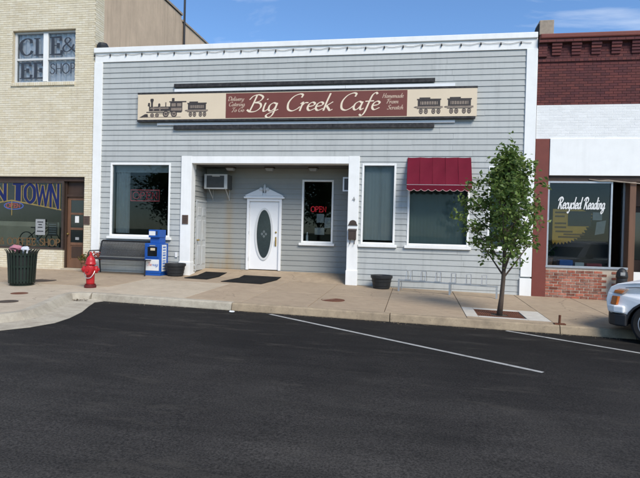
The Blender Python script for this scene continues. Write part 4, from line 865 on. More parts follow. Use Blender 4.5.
# painted lettering : DOWN TOWN style block letters whose feet follow a gold ridge
def zb_(x): return 2.06 - abs(x + 12.24) * .155
zt_ = 2.56
def blk(c, x0, x1, wdt):
    st = CAP[c][1]; stn = st[0] == 'L'; adv = CAP[c][0] - .06; n = 0; tb, tg = MB(), MB(); sc_ = x1 - x0
    for p in (st[1:] if stn else st):
        if stn:
            pts = []
            for i in range(len(p) - 1):
                for j in range(6): pts.append(Vector(p[i]).lerp(Vector(p[i + 1]), j / 6))
            pts.append(Vector(p[-1]))
            segs = [pts[6 * i:6 * i + 7] for i in range(len(p) - 1)]
        else: segs = [smooth_pts(p)]
        def fm(v):
            x = x0 + v.x / adv * sc_; zb = zb_(x) + .04; return (x, zb + v.y * (zt_ - zb))
        for sg_ in segs: ribbon(tg, sg_, (wdt + .055, .10, 0), .0782 - .0004 * n, fm); ribbon(tb, sg_, (wdt, .07, 0), .0745 - .0004 * n, fm); n += 1
    o_ = tg.build('letter_outline', 'town_gold', swn, recalc=False); tb.build('lettering', 'town_blue', swn, recalc=False)
blk('N', -12.85, -12.42, .085); blk('T', -12.2, -11.86, .15); blk('O', -11.80, -11.45, .12); blk('W', -11.42, -10.96, .075); blk('N', -10.95, -10.62, .085)
mb = MB()
for (a, b) in ((-12.24, -10.55), (-12.24, -12.92)): mb.face([(a, .0795, zb_(a) - .02), (b, .0795, zb_(b) - .02), (b, .0795, zb_(b) + .02), (a, .0795, zb_(a) + .02)])
mb.face([(-12.25, .079, 1.6), (-12.22, .079, 1.6), (-12.22, .079, 2.05), (-12.25, .079, 2.05)]); mb.build('gold_ridge', 'town_gold', swn, recalc=False)
for (wd_, x, w_) in (('&', -12.62, .15), ('COFFEE', -12.38, 1.0), ('SHOP', -11.26, .69)): word(swn, 'coffee_brown', wd_, CAP, x, .70, .21, (.09, .05, 0), .0785, width=w_)
# door
dr = box1('door', 'wood_brown', lb, -10.40, -9.78, .2, .24, .05, 2.2)
YD = .2
mb = MB(); mb.box(-10.40, -10.30, YD - .02, YD + .02, .051, 2.2); mb.box(-9.88, -9.78, YD - .02, YD + .02, .051, 2.2)
for (r, t_) in ((.051, .3), (.74, .82), (1.2, 1.27), (1.66, 1.72), (2.1, 2.2)): mb.box(-10.30, -9.88, YD - .018, YD + .02, r, t_)
mb.build('stile', 'wood_brown', dr, bevel=.004)
for (r, t_) in ((.82, 1.2), (1.27, 1.66), (1.72, 2.1)): box1('pane', 'car_glass', dr, -10.30, -9.88, YD - .006, YD - .001, r, t_)
box1('panel', 'wood_dark', dr, -10.26, -9.92, YD - .012, YD - .001, .36, .70)
box1('notice', 'paper', dr, -10.16, -10.03, YD - .009, YD - .007, 1.42, 1.62); box1('notice', 'paper_grey', dr, -10.14, -10.02, YD - .009, YD - .007, .9, .98)
mb = MB(); mb.lathe([(.012, 0), (.012, -.04), (.03, -.05), (.02, -.07)], (-10.35, YD - .02, 1.08), 10, 'y'); mb.build('knob', 'brass', dr)
mb = MB(); mb.box(-10.455, -10.402, .13, .28, .03, 2.66); mb.box(-9.778, -9.741, .13, .28, .03, 2.66); mb.box(-10.402, -9.778, .132, .28, 2.2, 2.27); mb.box(-10.402, -9.778, .19, .26, 2.27, 2.66); mb.build('door_frame', 'wood_dark', lb)
box1('door_step', 'walk_light', lb, -10.46, -9.745, -.03, .7, -.2, .045)
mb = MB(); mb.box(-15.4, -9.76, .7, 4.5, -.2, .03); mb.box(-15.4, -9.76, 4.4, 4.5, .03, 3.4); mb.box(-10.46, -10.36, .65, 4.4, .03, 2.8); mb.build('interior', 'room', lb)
# display: tan backing board, platform, small bicycle, placards, neon
dp = empty('display_platform', (-11.6, .5, .4)); tag(dp, 'low display platform with tan backing board inside the cream brick shop window', 'display')
box1('deck', 'tan_board', dp, -13.4, -10.55, .2, .78, .4, .62); box1('backing_board', 'tan_board', dp, -13.4, -11.12, .79, .83, .62, 1.42)
bk = empty('bicycle', (-11.55, .42, .625), local=True); tag(bk, 'small dark bicycle displayed behind the coffee shop lettering', 'bicycle')
def bwheel(x):
    mb = MB(); n = 24; pts = [(x + .23 * math.cos(2 * math.pi * j / n), 0, .245 + .23 * math.sin(2 * math.pi * j / n)) for j in range(n + 1)]; mb.tube(pts, .016, 6, False); wv = mb.build('wheel', 'rubber', bk)
    mb = MB()
    for j in range(9): a_ = math.pi * j / 9; mb.tube([(x - .22 * math.cos(a_), 0, .245 - .22 * math.sin(a_)), (x + .22 * math.cos(a_), 0, .245 + .22 * math.sin(a_))], .002, 3)
    mb.build('spokes', 'galv', wv)
bwheel(-.43); bwheel(.47)
mb = MB()
for p in ([(-.43, 0, .245), (-.02, 0, .24)], [(-.02, 0, .24), (-.13, 0, .56)], [(-.43, 0, .245), (-.11, 0, .50)], [(-.02, 0, .24), (.33, 0, .58)], [(-.1, 0, .50), (.32, 0, .63)], [(.31, 0, .68), (.47, 0, .245)]): mb.tube(p, .016, 7)
mb.build('frame', 'black_metal', bk)
mb = MB(); mb.tube([(.31, -.22, .76), (.33, -.1, .74), (.31, 0, .68), (.33, .1, .74), (.31, .22, .76)], .012, 6); mb.build('handlebar', 'black_metal', bk)
mb = MB(); mb.hexa([(-.24, -.07, .6), (.0, -.02, .61), (.0, .02, .61), (-.24, .07, .6), (-.24, -.06, .635), (.0, -.015, .63), (.0, .015, .63), (-.24, .06, .635)]); mb.tube([(-.13, 0, .55), (-.14, 0, .61)], .012, 6); mb.build('saddle', 'black_plastic', bk, bevel=.01)
mb = MB(); mb.lathe([(.07, -.01), (.07, .01)], (-.02, 0, .24), 16, 'y'); mb.tube([(-.02, -.06, .24), (.06, -.06, .12)], .01, 5); mb.tube([(-.02, .06, .24), (-.1, .06, .36)], .01, 5); mb.build('crank', 'galv', bk)
pc = box1('placard', 'paper_grey', None, -11.38, -11.06, .04, .055, 1.02, 1.5, bevel=.004); tag(pc, 'grey framed placard fixed to the shop window above the bicycle', 'placard')
for i, (z, wd) in enumerate(((1.4, .2), (1.32, .12), (1.24, .16), (1.12, .22))): box1('printed_line', 'print_dark', pc, -11.22 - wd / 2, -11.22 + wd / 2, .037, .0395, z, z + .03)
pc = box1('placard', 'room', None, -11.02, -10.7, .12, .13, 1.0, 1.42, bevel=.004); tag(pc, 'dim notice hanging in the shop window right of the grey placard', 'placard')
for i in range(5): box1('printed_line', 'paper_grey', pc, -10.98, -10.74, .116, .119, 1.06 + i * .07, 1.085 + i * .07)
ne = neon('open_sign', 'OPEN', -12.5, 1.84, .13, .5, .16, 'neon_red', 'glowing red OPEN sign with blue rim under the TOWN lettering', None, .1)
mb = MB(); mb.tube([(-12.24 + .33 * math.cos(2 * math.pi * j / 24), .165, 1.9 + .11 * math.sin(2 * math.pi * j / 24)) for j in range(25)], .012, 5); mb.build('border', 'neon_blue', ne)

# ================================================================ RIGHT BUILDING (red brick)
rb = empty('brick_building', (6, 0, -.2)); tag(rb, 'red brick shop building with white painted band and bookshop window', 'building')
RX = 2.98; RE = 9.5
red = [(.125, .034, .031), (.10, .028, .029), (.145, .04, .034), (.085, .025, .027)]
core('wall', 'mortar_red', rb, RX + .004, RE, 2.92, 6.35, [], .0, .3)
mb = MB(); brick_mesh(mb, RX + .004, RE, 4.72, 6.3, [], lambda u, d, z: (u, -d, z), red); o = mb.build('brickwork', 'tint_red', rb, recalc=False); o['kind'] = 'stuff'
wh = [(.76, .76, .74), (.79, .79, .77), (.73, .73, .71)]
mb = MB(); brick_mesh(mb, RX + .012, RE, 3.86, 4.715, [], lambda u, d, z: (u, -.006 - d * .55, z), wh); o = mb.build('painted_brickwork', 'white_brick', rb, recalc=False); o['kind'] = 'stuff'
box1('painted_wall', 'white_trim', rb, RX + .01, RE, -.0075, -.001, 3.86, 4.718)
# corbelled cornice
x = 3.42; i = 0
while x < RE - .2:
    for j, (w_, pz) in enumerate(((.105, .035), (.11, .055), (.115, .075), (.12, .1))):
        mb = MB(); mb.cc = random.choice(red); zq = 5.985 + j * .075; mb.box(x - w_, x + w_, -pz - .006, -.001, zq, zq + .067); mb.build('corbel_brick', 'tint_red', rb)
    x += .47; i += 1
mb = MB(); brick_mesh(mb, RX + .004, RE, 6.29, 6.36, [], lambda u, d, z: (u, -.135 - d, z), red); o = mb.build('cornice_brickwork', 'tint_red', rb, recalc=False); o['kind'] = 'stuff'
box1('cornice', 'mortar_red', rb, RX + .006, RE, -.135, .3, 6.285, 6.37)
box1('coping', 'red_pilaster', rb, 3.0, RE, -.17, .4, 6.371, 6.5, bevel=.03)
mb = MB(); brick_mesh(mb, RX + .004, RE, 5.82, 5.885, [], lambda u, d, z: (u, -.03 - d, z), red, bl=.1); o = mb.build('string_course', 'tint_red', rb, recalc=False); o['kind'] = 'stuff'; box1('string_bed', 'mortar_red', rb, RX + .006, RE, -.031, -.001, 5.815, 5.888)
mb = MB(); brick_mesh(mb, RX + .004, 3.2, 5.95, 6.28, [], lambda u, d, z: (u, -.055 - d, z), red); o = mb.build('end_brickwork', 'tint_red', rb, recalc=False); o['kind'] = 'stuff'; box1('end_pier', 'mortar_red', rb, RX + .006, 3.195, -.055, -.001, 5.945, 6.284)
st = box1('parapet_block', 'stone_cap', rb, RX + .01, 3.34, -.06, .5, 6.51, 6.88, bevel=.015); box1('block_side', 'tar', rb, RX - .01, RX + .009, -.02, .45, 6.5, 6.8)
# shopfront
box1('fascia_board', 'white_trim', rb, 3.335, RE, -.045, .05, 2.92, 3.858, bevel=.006)
mb = MB(); mb.box(RX + .006, 3.325, -.03, .3, -.5, 3.856); pl = mb.build('pilaster', 'red_pilaster', rb, bevel=.01)
box1('shopfront_head', 'wood_dark', rb, 3.33, RE, .02, .35, 2.78, 2.918)
KR = 5.27
box1('stall_riser', 'mortar_knee', rb, 3.326, KR, .0, .25, -.5, .56)
z = -.36; k = 0
while z < .5:
    u = 3.326 - (.105 if k % 2 else 0)
    while u < KR - .02:
        a, b = max(u, 3.33), min(u + .192 + random.uniform(-.008, .005), KR)
        if b - a > .05 and not (4.78 < (a + b) / 2 < 4.92 and z > -.1) and random.random() > .02:
            box1('brick', 'brick_knee', rb, a, b, -random.uniform(.005, .014), .02, z + random.uniform(0, .004), z + .057)
        u += .211
    z += .073; k += 1
fr_ = MB(); fr_.box(3.31, KR, -.03, .1, .562, .62); fr_.box(3.326, 3.37, .0, .08, .62, 2.78); fr_.box(4.83, 4.875, .0, .08, .62, 2.78); fr_.box(3.37, 4.83, .0, .08, 2.73, 2.78); fr_.box(KR - .05, KR, .3, .38, .62, 2.78)
rw = fr_.build('shop_window', 'galv', rb, bevel=.004, seg=1)
box1('pane', 'glass_shop', rw, 3.37, 4.83, .04, .046, .62, 2.73)
mb = MB(); mb.hexa([(4.875, .05, .62), (KR - .05, .33, .62), (KR - .05, .336, .62), (4.875, .056, .62), (4.875, .05, 2.78), (KR - .05, .33, 2.78), (KR - .05, .336, 2.78), (4.875, .056, 2.78)]); mb.build('return_pane', 'glass_shop', rw)
for (wd_, x, w_) in (('Recycled', 3.58, .56), ('Reading', 4.2, .5)): word(rw, 'paper', wd_, SCR, x, 2.08, .29, (.085, .05, R(30)), .036, width=w_, slant=.25)
rd = box1('door', 'wood_dark', rb, 5.42, 6.3, .9, .95, -.2, 2.2); mb = MB(); mb.box(KR, 5.42, .0, .98, -.4, 2.77); mb.build('door_post', 'wood_brown', rb, bevel=.01); box1('panel', 'white_trim', rb, 5.425, 6.3, .3, .34, -.3, .5)
box1('pane', 'car_glass', rd, 5.55, 6.17, .885, .9, .8, 2.05); box1('transom', 'wood_brown', rb, 5.42, 6.4, .85, .95, 2.21, 2.77)
core('wall', 'mortar_red', rb, 6.4, RE, -.5, 2.77, [(6.9, 9.0, .5, 2.6)], .02, .3); box1('pane', 'glass_shop', rb, 6.9, 9.0, .1, .11, .5, 2.6)
mb = MB(); mb.box(RX + .02, RE, .31, .6, 2.93, 6.2); mb.box(RX + .02, RX + .1, .31, 10, -.5, 6.2); mb.box(RE - .1, RE, .31, 10, -.5, 6.2); mb.box(RX + .02, RE, 9.9, 10, -.5, 6.2); mb.box(RX + .02, RE, .61, 10, 6.1, 6.2); mb.build('outer_wall', 'room', rb)
mb = MB(); mb.box(RX + .11, RE - .11, .36, 9.89, -.5, -.2); mb.box(RX + .11, RE - .11, 4, 4.1, -.19, 2.92); mb.box(RX + .11, RE - .11, .36, 9.89, 2.93, 3.0); mb.build('interior', 'room', rb)
mb = MB(); mb.tube([(4.3, .01, 2.83), (4.55, -.03, 2.79), (4.75, -.04, 2.80), (5.0, -.04, 2.77), (5.6, -.04, 2.72)], [.01, .018, .022, .018, .015], 6); tag(mb.build('wooden_pole', 'stone_cap'), 'thin weathered pole lying under the white band over the bookshop window', 'pole')
# things in the bookshop window
ge = empty('gear_sign', (3.98, .2, 1.2)); tag(ge, 'orange saw-toothed half disc sign with a dark panel in the bookshop window', 'sign')
gx, gz, r = 3.62, 1.95, .8; pts = []
n = 34
for i in range(n + 1):
    a = -math.pi / 2 - .25 + (math.pi / 2 + .25) * i / n; rr = r if i % 2 == 0 else r - .07; pts.append((gx + rr * 1.02 * math.cos(a), gz + rr * math.sin(a)))
pts = [(max(p[0], 3.48), p[1]) for p in pts]
mb = MB(); mb.prism(pts + [(gx + .55, gz + .12), (3.48, gz + .12)], .075, .09); mb.build('board', 'gear_orange', ge)
box1('dark_panel', 'print_dark', ge, 3.85, 4.4, .06, .072, 1.64, 2.02)
pm = MB()
for (x, z, wd) in ((3.53, 1.96, .26), (3.53, 1.86, .24), (3.53, 1.68, .28), (3.53, 1.58, .28), (3.55, 1.47, .42), (3.75, 1.40, .5), (3.62, 1.33, .55)): rect(pm, x, x + wd, z, z + .045, .0735)
pm.build('printed_lines', 'gear_print', ge, recalc=False)
for i, (x0, x1, z0, z1, tl, lab) in enumerate(((4.5, 4.72, 1.42, 1.75, .12, 'tilted pale leaflet low at the right of the bookshop window'), (4.44, 4.66, 1.8, 2.0, 0, 'dim leaflet right of the dark panel in the bookshop window'))):
    mb = MB(); mb.hexa([(x0, .07, z0), (x1, .07, z0 + tl * .4), (x1, .074, z0 + tl * .4), (x0, .074, z0), (x0 + tl * .3, .07, z1), (x1 + tl * .3, .07, z1 + tl * .4), (x1 + tl * .3, .074, z1 + tl * .4), (x0 + tl * .3, .074, z1)]); tag(mb.build('leaflet', 'paper_grey'), lab, 'leaflet')
tag(box1('blue_tub', 'bin_blue', None, 3.72, 4.05, .25, .55, .6, .76, bevel=.02), 'bright blue tub on the bookshop window ledge', 'tub')
tag(box1('book_stack', 'paper', None, 4.1, 4.32, .25, .5, .6, .7, bevel=.004), 'pile of pale books next to the blue tub in the shop window', 'books'); tag(box1('book_stack', 'book_red', None, 4.38, 4.75, .25, .5, .6, .68, bevel=.004), 'row of dull red books on the bookshop window ledge', 'books')
box1('window_ledge', 'wood_dark', rb, 3.34, 5.2, .36, .75, .4, .6); box1('display_shelf', 'room', rb, 3.7, 5.1, .8, 1.2, -.19, 1.3)
tag(box1('strip_panel', 'paper_grey', None, 5.06, 5.12, .42, .5, .7, 2.5), 'tall pale strip standing behind the angled bookshop pane', 'panel')
pp = empty('potted_plant', (3.5, .4, .6)); tag(pp, 'small potted plant at the left end of the bookshop window ledge', 'plant')
mb = MB(); mb.lathe([(.07, .601), (.1, .78), (.105, .8), (.09, .8)], (3.5, .42, 0), 16); mb.build('pot', 'terracotta', pp)
def leaves(mb, cs, n, spread, size, cols, rg, up=.3):
    for _ in range(n):
        c = Vector(rg.choice(cs)); p = c + Vector((rg.gauss(0, spread), rg.gauss(0, spread), rg.gauss(0, spread)))
        d = Vector((rg.uniform(-1, 1), rg.uniform(-1, 1), rg.uniform(-.8, .6))).normalized(); s_ = d.cross(Vector((rg.uniform(-1, 1), rg.uniform(-1, 1), rg.uniform(-1, 1)))).normalized(); l = size * rg.uniform(.7, 1.25); w_ = l * .32
        nn = d.cross(s_) * w_ * .35; mb.cc = lerp3(rg.choice(cols), rg.choice(cols), rg.random()); b = len(mb.v)
        mb.v += [tuple(p), tuple(p + d * l * .45 + s_ * w_ + nn), tuple(p + d * l), tuple(p + d * l * .45 - s_ * w_ + nn)]; mb._f((b, b + 1, b + 2)); mb._f((b, b + 2, b + 3))
    mb.cc = None
green = [(.05, .10, .028), (.075, .14, .035), (.10, .165, .05), (.04, .078, .025)]
mb = MB(); rg = random.Random(2); leaves(mb, [(3.5, .42, .95), (3.55, .42, 1.05), (3.46, .45, 1.1)], 70, .06, .13, green, rg); mb.build('foliage', 'leaf', pp, recalc=False)
# black bin at the end of the stall riser
bb = empty('litter_bin', (5.06, -.25, G(5)), local=True); tag(bb, 'black lidded bin standing against the bookshop brick riser', 'bin')
mb = MB(); mb.lathe([(.1, 0), (.115, .02), (.125, .6), (.12, .62)], (0, 0, 0), 18); mb.build('body', 'black_plastic', bb, smooth=True)
mb = MB(); mb.lathe([(.135, .6), (.138, .64), (.12, .74), (.07, .82), (.02, .845)], (0, 0, 0), 18); mb.build('lid', 'black_plastic', bb, smooth=True); mb = MB(); mb.box(-.08, .03, -.135, -.1, .66, .74); mb.build('flap', 'paper_grey', bb, bevel=.01)

# ================================================================ STREET FURNITURE
def copy_tree(o, parent=None):
    c = o.copy(); col.objects.link(c); c.parent = parent
    for ch in list(o.children): copy_tree(ch, c)
    return c
# planters
pt = empty('planter', (-6.61, -.42, G(-6.6, -.4)), local=True); tag(pt, 'low round black tub planter between newspaper box and left porch post', 'planter', 'black tub planters')
mb = MB(); mb.lathe([(.2, 0), (.215, .01), (.265, .27), (.285, .275), (.29, .345), (.27, .35), (.26, .30), (.02, .29)], (0, 0, 0), 28); mb.build('tub', 'black_plastic', pt)
for zz, rr in ((.09, .233), (.19, .252)): mb = MB(); mb.lathe([(rr, zz - .008), (rr + .008, zz - .004), (rr + .009, zz + .006), (rr + .002, zz + .01)], (0, 0, 0), 28); mb.build('hoop', 'black_plastic', pt)
mb = MB(); mb.lathe([(.262, .292), (.25, .305), (.01, .312)], (0, 0, 0), 20); mb.build('soil', 'soil', pt)
p2 = copy_tree(pt); p2.location = (-.84, -.42, G(-.84, -.4)); p2['label'] = 'low round black tub planter under the tall narrow window by the bike rack'
# newspaper box
nbx = empty('newspaper_box', (-7.18, -.45, G(-7.2, -.5)), rz=R(-3)); tag(nbx, 'blue newspaper vending box with white placard beside the bench', 'newspaper box')
mb = MB(); mb.box(-.25, .25, -.2, .22, .06, .9); mb.build('cabinet', 'news_blue', nbx, bevel=.015)
mb = MB(); mb.box(-.24, .24, -.19, .21, 0, .06); mb.build('base', 'news_blue', nbx)
mb = MB(); mb.box(-.13, .17, -.12, .2, .9, 1.06); mb.build('neck', 'news_blue', nbx, bevel=.01)
ch = MB().box(-.15, .18, -.18, .2, 1.06, 1.28).build('coin_head', 'news_blue', nbx, bevel=.012); mb = MB(); mb.box(-.13, .06, -.188, -.179, 1.12, 1.24); mb.build('coin_plate', 'paper', ch); mb = MB(); mb.box(.09, .12, -.19, -.179, 1.14, 1.24); mb.build('coin_slot', 'print_dark', ch)
dn = MB().box(-.2, .19, -.212, -.2, .5, .84).build('door', 'news_blue', nbx, bevel=.004)
mb = MB(); mb.box(-.15, .14, -.216, -.211, .54, .8); mb.build('pane', 'car_glass', dn); mb = MB(); mb.box(-.06, .08, -.219, -.2165, .7, .77); mb.build('newspaper', 'tan_board', dn); mb = MB(); mb.box(-.08, .09, -.235, -.212, .82, .85); mb.build('handle', 'galv', dn)
pl = MB().box(-.21, .2, -.206, -.2, .14, .45).build('placard', 'paper', nbx)
word(pl, 'print_red', 'The', SCR, -.15, .27, .1, (.06, .04, .5), -.2075, width=.13, slant=.2); word(pl, 'print_blue', 'nag', SCR, -.01, .27, .1, (.06, .04, .5), -.2075, width=.18, slant=.2)
sp = MB().box(.25, .256, -.14, .1, .12, .86).build('side_strip', 'paper', nbx)
for i in range(9): mb = MB(); mb.box(.256, .258, -.1, .06, .17 + i * .075, .2 + i * .075 + (i % 3) * .008); mb.build('printed_mark', 'print_blue', sp)
# bench
bn = empty('bench', (-8.15, -.55, G(-8.2, -.5)), rz=R(-5)); tag(bn, 'dark metal mesh bench under the wide left window', 'bench')
BL = .92
def grid(name, p00, p10, p01, nu, nv, r, m, parent):
    mb = MB(); p00, p10, p01 = Vector(p00), Vector(p10), Vector(p01)
    for i in range(nu + 1): a = p00.lerp(p10, i / nu); mb.tube([a, a + (p01 - p00)], r, 4, False)
    for j in range(nv + 1): a = p00.lerp(p01, j / nv); mb.tube([a, a + (p10 - p00)], r * .8, 4, False)
    o = mb.build(name, m, parent); o['kind'] = 'stuff'; return o
grid('back_mesh', (-BL, .2, .5), (BL, .2, .5), (-BL, .3, .9), 52, 11, .0105, 'bench_metal', bn)
grid('seat_mesh', (-BL, -.27, .43), (BL, -.27, .43), (-BL, .19, .42), 52, 12, .0105, 'bench_metal', bn)
mb = MB(); mb.tube([(-BL, .19, .47), (-BL, .305, .9), (-BL + .04, .31, .93), (BL - .04, .31, .93), (BL, .305, .9), (BL, .19, .47)], .022, 8); mb.build('back_frame', 'bench_metal', bn)
mb = MB(); mb.tube([(-BL, .19, .43), (-BL, -.27, .43), (BL, -.27, .43), (BL, .19, .43), (-BL, .19, .43)], .02, 8); mb.build('seat_frame', 'bench_metal', bn)
for sx in (-1, 1):
    for (y0, y1) in ((-.25, -.27), (.17, .22)): mb = MB(); mb.tube([(sx * (BL - .03), y0, .43), (sx * (BL - .03), y1, 0)], .02, 8); mb.build('leg', 'bench_metal', bn)
    mb = MB(); mb.tube([(sx * BL, .24, .64), (sx * BL, -.22, .64), (sx * BL, -.27, .6), (sx * BL, -.27, .44)], .016, 7) if sx < 0 else mb.tube([(sx * BL, .24, .5), (sx * BL, .0, .46)], .012, 6); mb.build('arm', 'bench_metal', bn)
# flower pot in front of the left corner board
fp = empty('flower_pot', (-9.35, -.4, G(-9.3, -.4)), local=True); tag(fp, 'terracotta pot of red flowers by the left corner board behind the hydrant', 'flower pot')
mb = MB(); mb.lathe([(.12, 0), (.17, .28), (.19, .28), (.19, .34), (.16, .34), (.15, .3)], (0, 0, 0), 20); mb.build('pot', 'terracotta', fp)
rg = random.Random(9); mb = MB(); leaves(mb, [(rg.uniform(-.18, .22), rg.uniform(-.15, .15), rg.uniform(.34, .52)) for _ in range(16)], 240, .04, .09, [(.09, .12, .03), (.14, .13, .04), (.2, .15, .05)], rg); mb.build('foliage', 'leaf', fp, recalc=False)
mb = MB(); leaves(mb, [(rg.uniform(-.15, .38), rg.uniform(-.15, .1), rg.uniform(.4, .58)) for _ in range(12)], 150, .03, .06, [(.5, .1, .06), (.55, .2, .1), (.42, .06, .05)], rg); mb.build('blossom', 'leaf', fp, recalc=False)
# fire hydrant
hy = empty('fire_hydrant', (-7.17, -3.62, G(-7.17, -3.6)), rz=R(12)); hy.scale = (.74, .74, .97); tag(hy, 'bright red fire hydrant on the kerb corner', 'hydrant')
mb = MB(); mb.lathe([(.17, 0), (.175, .02), (.175, .055), (.13, .06), (.125, .08)], (0, 0, 0), 24); fb = mb.build('base_flange', 'dark_red', hy, smooth=False)
for j in range(8): a = 2 * math.pi * j / 8; mb = MB(); mb.lathe([(.016, .055), (.016, .085)], (.15 * math.cos(a), .15 * math.sin(a), 0), 6); mb.build('bolt', 'dark_red', fb)
mb = MB(); mb.lathe([(.125, .08), (.122, .12), (.122, .36), (.135, .38), (.14, .42), (.135, .47), (.122, .49), (.122, .53)], (0, 0, 0), 28); mb.build('barrel', 'hydrant_red', hy, smooth=True)
mb = MB(); mb.lathe([(.15, .53), (.155, .54), (.155, .565), (.14, .575), (.138, .61), (.125, .66), (.095, .705), (.055, .735), (.05, .745), (.03, .75)], (0, 0, 0), 28); mb.build('bonnet', 'hydrant_red', hy, smooth=True)
mb = MB(); mb.lathe([(.045, .745), (.04, .78), (.026, .79), (.024, .835)], (0, 0, 0), 6); mb.build('operating_nut', 'hydrant_red', hy)
for sx in (-1, 1):
    mb = MB(); mb.lathe([(.06, sx * .1), (.062, sx * .15), (.085, sx * .155), (.088, sx * .175), (.08, sx * .215), (.05, sx * .225), (.03, sx * .225), (.03, sx * .265), (.02, sx * .267)], (0, 0, .42), 18, 'x'); mb.build('side_cap', 'hydrant_red', hy, smooth=False)
mb = MB(); mb.lathe([(.085, -.1), (.088, -.16), (.115, -.165), (.115, -.2), (.1, -.215), (.035, -.22), (.035, -.26)], (0, 0, .41), 20, 'y'); mb.build('front_cap', 'hydrant_red', hy, smooth=False)
def chain(p): mb = MB(); mb.tube(smooth_pts(p, 8), .011, 6); mb.build('chain', 'chain', hy)
chain([(-.16, -.06, .37), (-.13, -.1, .27), (-.05, -.15, .23), (.05, -.15, .24), (.12, -.12, .31), (.16, -.07, .4)])
# green strap litter bin with rubbish
lc = empty('litter_bin', (-8.82, -3.72, G(-8.8, -3.7)), local=True); lc.scale = (.92, .92, .98); tag(lc, 'dark green slatted metal bin full of rubbish near the kerb corner', 'bin')
mb = MB(); mb.lathe([(.24, .03), (.25, .05), (.275, .74), (.265, .74), (.24, .3)], (0, 0, 0), 24); mb.build('liner', 'truck_black', lc)
mb = MB(); mb.lathe([(.27, .0), (.275, .03), (.25, .035), (.2, .03)], (0, 0, 0), 24); mb.build('base', 'can_green', lc)
strap = None; n = 26
for j in range(n):
    if strap is None:
        mb = MB(); prof = [(.295, .05), (.30, .07), (.318, .45), (.335, .72), (.36, .79), (.395, .83)]
        for i in range(len(prof) - 1):
            (r0, z0), (r1, z1) = prof[i], prof[i + 1]; hw = .024
            mb.hexa([(r0 - .008, -hw, z0), (r0, -hw, z0), (r0, hw, z0), (r0 - .008, hw, z0), (r1 - .008, -hw, z1), (r1, -hw, z1), (r1, hw, z1), (r1 - .008, hw, z1)])
        strap = mb.build('strap', 'can_green', lc); s_ = strap
    else:
        s_ = strap.copy(); col.objects.link(s_); s_.parent = lc
    s_.rotation_euler.z = 2 * math.pi * j / n
for zz, rr in ((.1, .291), (.42, .307), (.7, .323)): mb = MB(); mb.lathe([(rr - .012, zz), (rr, zz), (rr, zz + .045), (rr - .012, zz + .045)], (0, 0, 0), 32); mb.build('band', 'can_green', lc)
def lump(name, m, c, r, label, cat, seed, par=None):
    rg = random.Random(seed); mb = MB(); n1, n2 = 10, 7
    for i in range(n2 + 1):
        for j in range(n1):
            t, p = math.pi * i / n2, 2 * math.pi * j / n1; k = 1 + rg.uniform(-.22, .22) * (0 < i < n2); mb.v.append((c[0] + r[0] * k * math.sin(t) * math.cos(p), c[1] + r[1] * k * math.sin(t) * math.sin(p), c[2] + r[2] * k * math.cos(t)))
    for i in range(n2):
        for j in range(n1): q = (j + 1) % n1; mb._f((i * n1 + j, i * n1 + q, (i + 1) * n1 + q, (i + 1) * n1 + j))
    o = mb.build(name, m, par); return tag(o, label, cat)
zc = G(-8.8, -3.7)
lump('rubbish_bag', 'pink_bag', (-8.90, -3.8, zc + .83), (.14, .12, .085), 'crumpled pink bag on top of the green bin', 'bag', 4); lump('rubbish_bag', 'white_bag', (-8.68, -3.8, zc + .80), (.09, .09, .09), 'crumpled white bag on top of the green bin', 'bag', 6)
lump('rubbish_bag', 'truck_black', (-8.82, -3.6, zc + .74), (.2, .18, .06), 'black liner bag bulging out of the green bin', 'bag', 8)
# bike rack
rk = empty('bike_rack', (.72, -.9, G(.72, -.9)), rz=R(-8.5)); tag(rk, 'low galvanised bike rack with wire hoops along the cafe wall', 'bike rack')
sl_ = -.0194 + 0
def rz_(x): return sl_ * x
mb = MB()
mb.hexa([(-1.13, -.02, .268 + rz_(-1.13)), (1.3, -.02, .268 + rz_(1.3)), (1.3, .02, .268 + rz_(1.3)), (-1.13, .02, .268 + rz_(-1.13)), (-1.13, -.02, .3 + rz_(-1.13)), (1.3, -.02, .3 + rz_(1.3)), (1.3, .02, .3 + rz_(1.3)), (-1.13, .02, .3 + rz_(-1.13))]); mb.build('rail', 'galv', rk)
mb = MB(); mb.tube([(-1.13, .38, .24 + rz_(-1.13)), (1.3, .38, .24 + rz_(1.3))], .012, 6); mb.build('rail', 'galv', rk)
for x in (-1.11, .16, 1.27):
    mb = MB(); mb.box(x - .022, x + .022, -.022, .022, rz_(x) - .01, .31 + rz_(x)); mb.tube([(x, 0, .27 + rz_(x)), (x, .38, .24 + rz_(x)), (x, .4, 0 + rz_(x))], .014, 6); mb.build('leg', 'galv', rk)
for i in range(6):
    x = -.88 + i * .37; z = rz_(x)
    mb = MB()
    for q in (-.055, .055): mb.tube(smooth_pts([(x + q, 0, .29 + z), (x + q, .1, .47 + z), (x + q, .2, .53 + z), (x + q, .3, .48 + z), (x + q, .38, .25 + z)], 5), .0075, 6)
    mb.tube([(x - .055, .2, .53 + z), (x + .055, .2, .53 + z)], .0075, 6); mb.box(x - .075, x + .075, -.03, .03, .295 + z, .315 + z); mb.build('wheel_hoop', 'galv', rk)
